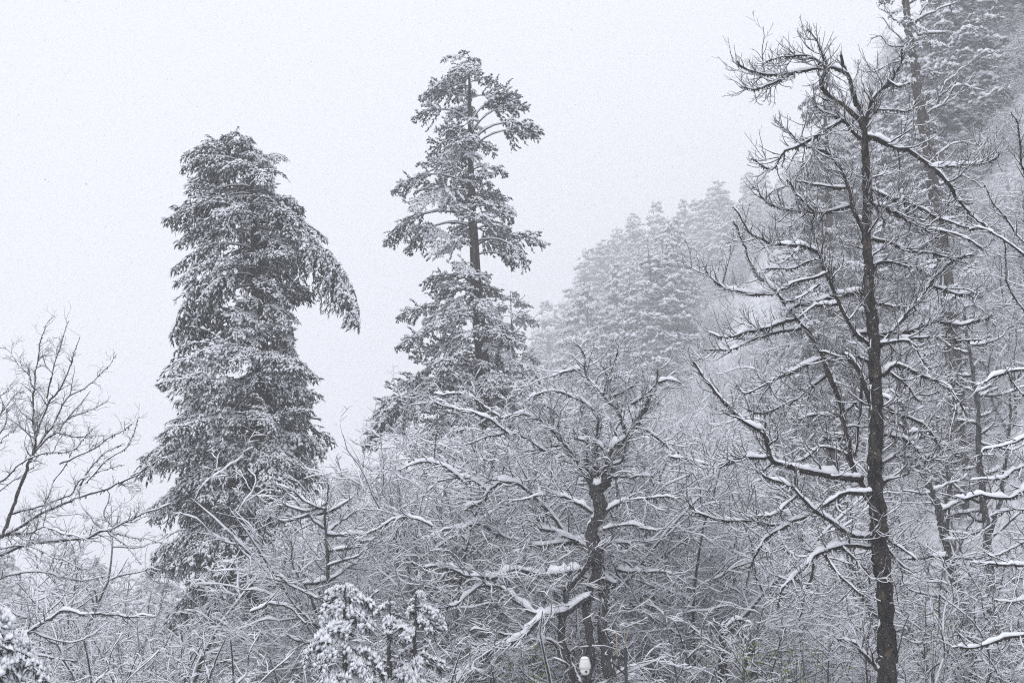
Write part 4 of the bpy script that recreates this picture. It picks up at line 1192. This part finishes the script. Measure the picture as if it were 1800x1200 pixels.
# ------------------------------------------------------------------ green-leaved shrubs
def leafy(px, Y, top, h, w, n, label):
    rg = np.random.default_rng(int(px))
    tip = at(px, top, Y)
    z0 = float(hill(tip[0], Y))
    root = empty('leafy_shrub', (tip[0], Y, z0), label, 'shrub')
    H = tip[2] - z0
    S = np.zeros((7, 3)); D = np.stack([rg.normal(0, 0.12, 7), rg.normal(0, 0.12, 7), np.ones(7)], 1)
    P = grow(S, D, np.full(7, H), 8, 0.06, 0.02, rg)
    P[:, :, 0] += np.linspace(0, 1, 9) * rg.normal(0, w * 0.5, (7, 1))
    mb = MB(); add_tubes(mb, P, taper(np.full(7, 0.012), np.full(7, 0.004), 8), 4)
    link('stem', mb.mesh('stem', [TWIG]), root)
    lb = MB()
    t = rg.uniform(max(0.0, 1 - h / H), 1, n); c = rg.integers(0, 7, n)
    f = np.minimum(t * 8, 7.99); i = f.astype(int); fr = (f - i)[:, None]
    C = P[c, i] * (1 - fr) + P[c, i + 1] * fr + rg.normal(0, w * 0.22, (n, 3)) * [1, 1, 0.4]
    a = nrm(rg.normal(0, 1, (n, 3)) - [0, 0, 0.8]); b = nrm(np.cross(a, rg.normal(0, 1, (n, 3)))); c2 = np.cross(a, b)
    l = rg.uniform(0.03, 0.055, (n, 1))
    V = np.stack([C - a * l, C + b * l * 0.5 + c2 * 0.006, C + a * l, C - b * l * 0.5 + c2 * 0.006], 1)
    base = (np.arange(n) * 4)[:, None, None]
    lb.add(V, t=(np.array([[0, 1, 2], [0, 2, 3]])[None] + base).reshape(-1, 3))
    o = link('leaves', lb.mesh('leaves', [LEAF], smooth=False), root); o['kind'] = 'stuff'
leafy(1292, 28.0, 1118, 1.3, 0.34, 85, 'green-leaved shrub by the two dark stumps at the bottom')
leafy(1372, 28.0, 1135, 1.0, 0.5, 70, 'thin shrub with scattered yellow-green leaves left of the near trunk')
leafy(1410, 28.0, 1118, 1.2, 0.25, 60, 'narrow shrub with yellow-green leaves closest to the near trunk on its left')
leafy(1618, 32.0, 1055, 1.4, 0.25, 50, 'sparse green-leaved sapling right of the near trunk')
leafy(955, 30.0, 1128, 1.0, 0.7, 110, 'green-leaved shrub under the arching limb left of the camera pole')

# ------------------------------------------------------------------ camera pole
def cyl(mb, a, b, ra, rb, k=12, mat=0, caps=True):
    P = np.stack([a, b])[None].astype(float); R = np.array([[ra, rb]])
    n0 = mb.n
    add_tubes(mb, P, R, k, mat=mat)
    if caps:
        mb.add(np.array([a, b]))
        i = np.arange(k); j = (i + 1) % k
        # caps as fans
        t1 = np.stack([np.full(k, 2 * k), j, i], 1) + n0; t2 = np.stack([np.full(k, 2 * k + 1), k + i, k + j], 1) + n0
        mb.t.append(np.concatenate([t1, t2])); mb.tm.append(np.full(2 * k, mat))

def lathe(mb, c, prof, k=20, mat=0):
    a = np.arange(k) * 2 * math.pi / k
    V = np.array([[(c[0] + r * math.cos(t), c[1] + r * math.sin(t), c[2] + z) for t in a] for r, z in prof])
    mb.add(V, q=ring_quads(1, len(prof), k), mat=mat)

YC = 21.0
def cp(px, py, dy=0.0): return at(px, py, YC + dy)
foot = cp(1101, 1210); foot[2] = float(hill(foot[0], YC))
pole = empty('camera_pole', foot, 'black metal pole with a braced side arm and two thin rods, bottom centre', 'pole')
def part(name, mat, parent, fn, org=foot):
    mb = MB(); fn(mb)
    return link(name, mb.mesh(name, [mat], origin=org), parent)
ptop = cp(1098, 1138)
part('pole_shaft', METAL, pole, lambda m: cyl(m, foot - [0, 0, 0.2], np.array([foot[0], YC, ptop[2]]), 0.034, 0.026))
armA, armB = cp(1098, 1157), cp(1027, 1146)
armA[0] = foot[0]
part('arm', METAL, pole, lambda m: cyl(m, armA, armB, 0.018, 0.016, 8))
part('brace', METAL, pole, lambda m: cyl(m, np.array([foot[0], YC, cp(1098, 1186)[2]]), cp(1062, 1152.5), 0.014, 0.013, 8))
part('antenna_rod', ROD, pole, lambda m: cyl(m, np.array([foot[0], YC, ptop[2]]), np.array([foot[0] - 0.01, YC, cp(1098, 1104)[2]]), 0.008, 0.007, 8))
ra = cp(1086, 1172); rb = cp(1083, 1106)
part('antenna_rod', ROD, pole, lambda m: cyl(m, ra, rb, 0.010, 0.009, 8))
part('rod_clamp', METAL, pole, lambda m: cyl(m, cp(1087, 1174), cp(1087, 1155), 0.018, 0.018, 8))
def arm_snow(m):
    add_snow(m, resample(np.array([armA, armB]), np.array([.018, .016]), 12)[0][None], np.full((1, 12), 0.014), 0.018, k=5)
part('mount_bracket', METAL, pole, lambda m: cyl(m, cp(1028, 1143), cp(1028, 1156), 0.026, 0.022, 10))
cc = cp(1028, 1156)
px1 = YC / F / CP
camo = empty('security_camera', cc, 'white dome security camera capped with snow hanging from the black arm', 'camera')
def org_part(name, mat, fn):
    mb = MB(); fn(mb)
    return link(name, mb.mesh(name, [mat], origin=cc), camo)
org_part('housing', WHITE_PL, lambda m: lathe(m, cc, [(0.0, 0.0), (0.055, 0.0), (0.075, -0.02), (0.088, -0.07), (0.097, -0.13), (0.097, -0.165), (0.085, -0.17), (0.0, -0.17)]))
org_part('snow', SNOW, lambda m: lathe(m, cc, [(0.0, 0.03), (0.035, 0.026), (0.06, 0.008), (0.078, -0.018), (0.05, -0.012), (0.0, -0.01)]))
org_part('camera_ball', WHITE_PL, lambda m: lathe(m, cc, [(0.07, -0.165), (0.078, -0.19), (0.074, -0.225), (0.055, -0.255), (0.025, -0.27), (0.0, -0.272)]))
def lens(m):
    c = cc + np.array([0.012, -0.066, -0.215])
    cyl(m, c, c + np.array([0.004, -0.018, -0.004]), 0.020, 0.019, 14)
org_part('lens', LENS, lens)

# snowed-over cables across the wood on the right
def cable(a, b, sag, label):
    t = np.linspace(0, 1, 40)[:, None]
    P = a * (1 - t) + b * t
    P[:, 2] -= sag * 4 * (t[:, 0] * (1 - t[:, 0]))
    m = MB(); add_tubes(m, P[None], np.full((1, 40), 0.010), 5)
    o = link('overhead_cable', m.mesh('overhead_cable', [METAL]))
    tag(o, label, 'cable')
    s = MB(); add_snow(s, P[None], np.full((1, 40), 0.008), 0.02, k=5, lump=0.8)
    link('snow', s.mesh('snow', [SNOW]), o)
cable(at(1100, 1050, 37), at(2050, 1032, 40), 0.35, 'snow-lined cable crossing behind the near trunk on the right')

# ------------------------------------------------------------------ falling snow
def build_flakes():
    rg = np.random.default_rng(77)
    N = 85000
    Y = 6.5 + 48 * rg.random(N) ** 0.62
    px = rg.uniform(-150, 1950, N); py = rg.uniform(-150, 1350, N)
    v = (600 - py) / F; s = Y / (CP - v * SP)
    C = np.stack([(px - 900) / F * s, Y, CAMZ + (SP + v * CP) * s], 1)
    r = rg.uniform(0.0030, 0.0068, N) * (1 + 0.5 * (rg.random(N) < 0.12))
    a = nrm(rg.normal(0, 1, (N, 3))); b = nrm(np.cross(a, rg.normal(0, 1, (N, 3)))); c = np.cross(a, b)
    R = r[:, None]
    V = np.stack([C + a * R, C - a * R * 0.5 + b * R, C - a * R * 0.5 - b * R * 0.9, C + c * R * 0.7], 1)
    t = np.array([[0, 1, 2], [0, 3, 1], [1, 3, 2], [2, 3, 0]])
    mb = MB(); mb.add(V, t=(t[None] + (np.arange(N) * 4)[:, None, None]).reshape(-1, 3))
    tag(link('falling_snow', mb.mesh('falling_snow', [FLAKE], smooth=False)), 'fine snowflakes falling through the air', 'snow', kind='stuff')
build_flakes()

# ------------------------------------------------------------------ haze
def build_haze():
    x0, x1, y0, y1, z0, z1 = -620, 660, -90, 740, -4, 262
    v = [(x, y, z) for z in (z0, z1) for y in (y0, y1) for x in (x0, x1)]
    q = [(0, 2, 3, 1), (4, 5, 7, 6), (0, 1, 5, 4), (2, 6, 7, 3), (0, 4, 6, 2), (1, 3, 7, 5)]
    mb = MB(); mb.add(v, q=q)
    m = bpy.data.materials.new('haze'); m.use_nodes = True
    nt = m.node_tree; nt.nodes.clear()
    o = nt.nodes.new('ShaderNodeOutputMaterial'); p = nt.nodes.new('ShaderNodeVolumePrincipled')
    p.inputs['Density'].default_value = HAZE_DENSITY
    p.inputs['Color'].default_value = (0.98, 0.985, 0.997, 1)
    nt.links.new(p.outputs[0], o.inputs['Volume'])
    ob = link('haze', mb.mesh('haze', [m], smooth=False))
    tag(ob, 'even pale snow haze filling the valley air', 'haze', kind='stuff')
build_haze()
tr = sum(len(m.loops) - 2 * len(m.polygons) for m in bpy.data.meshes)
print('TRIS', tr, 'OBJECTS', len(bpy.data.objects))
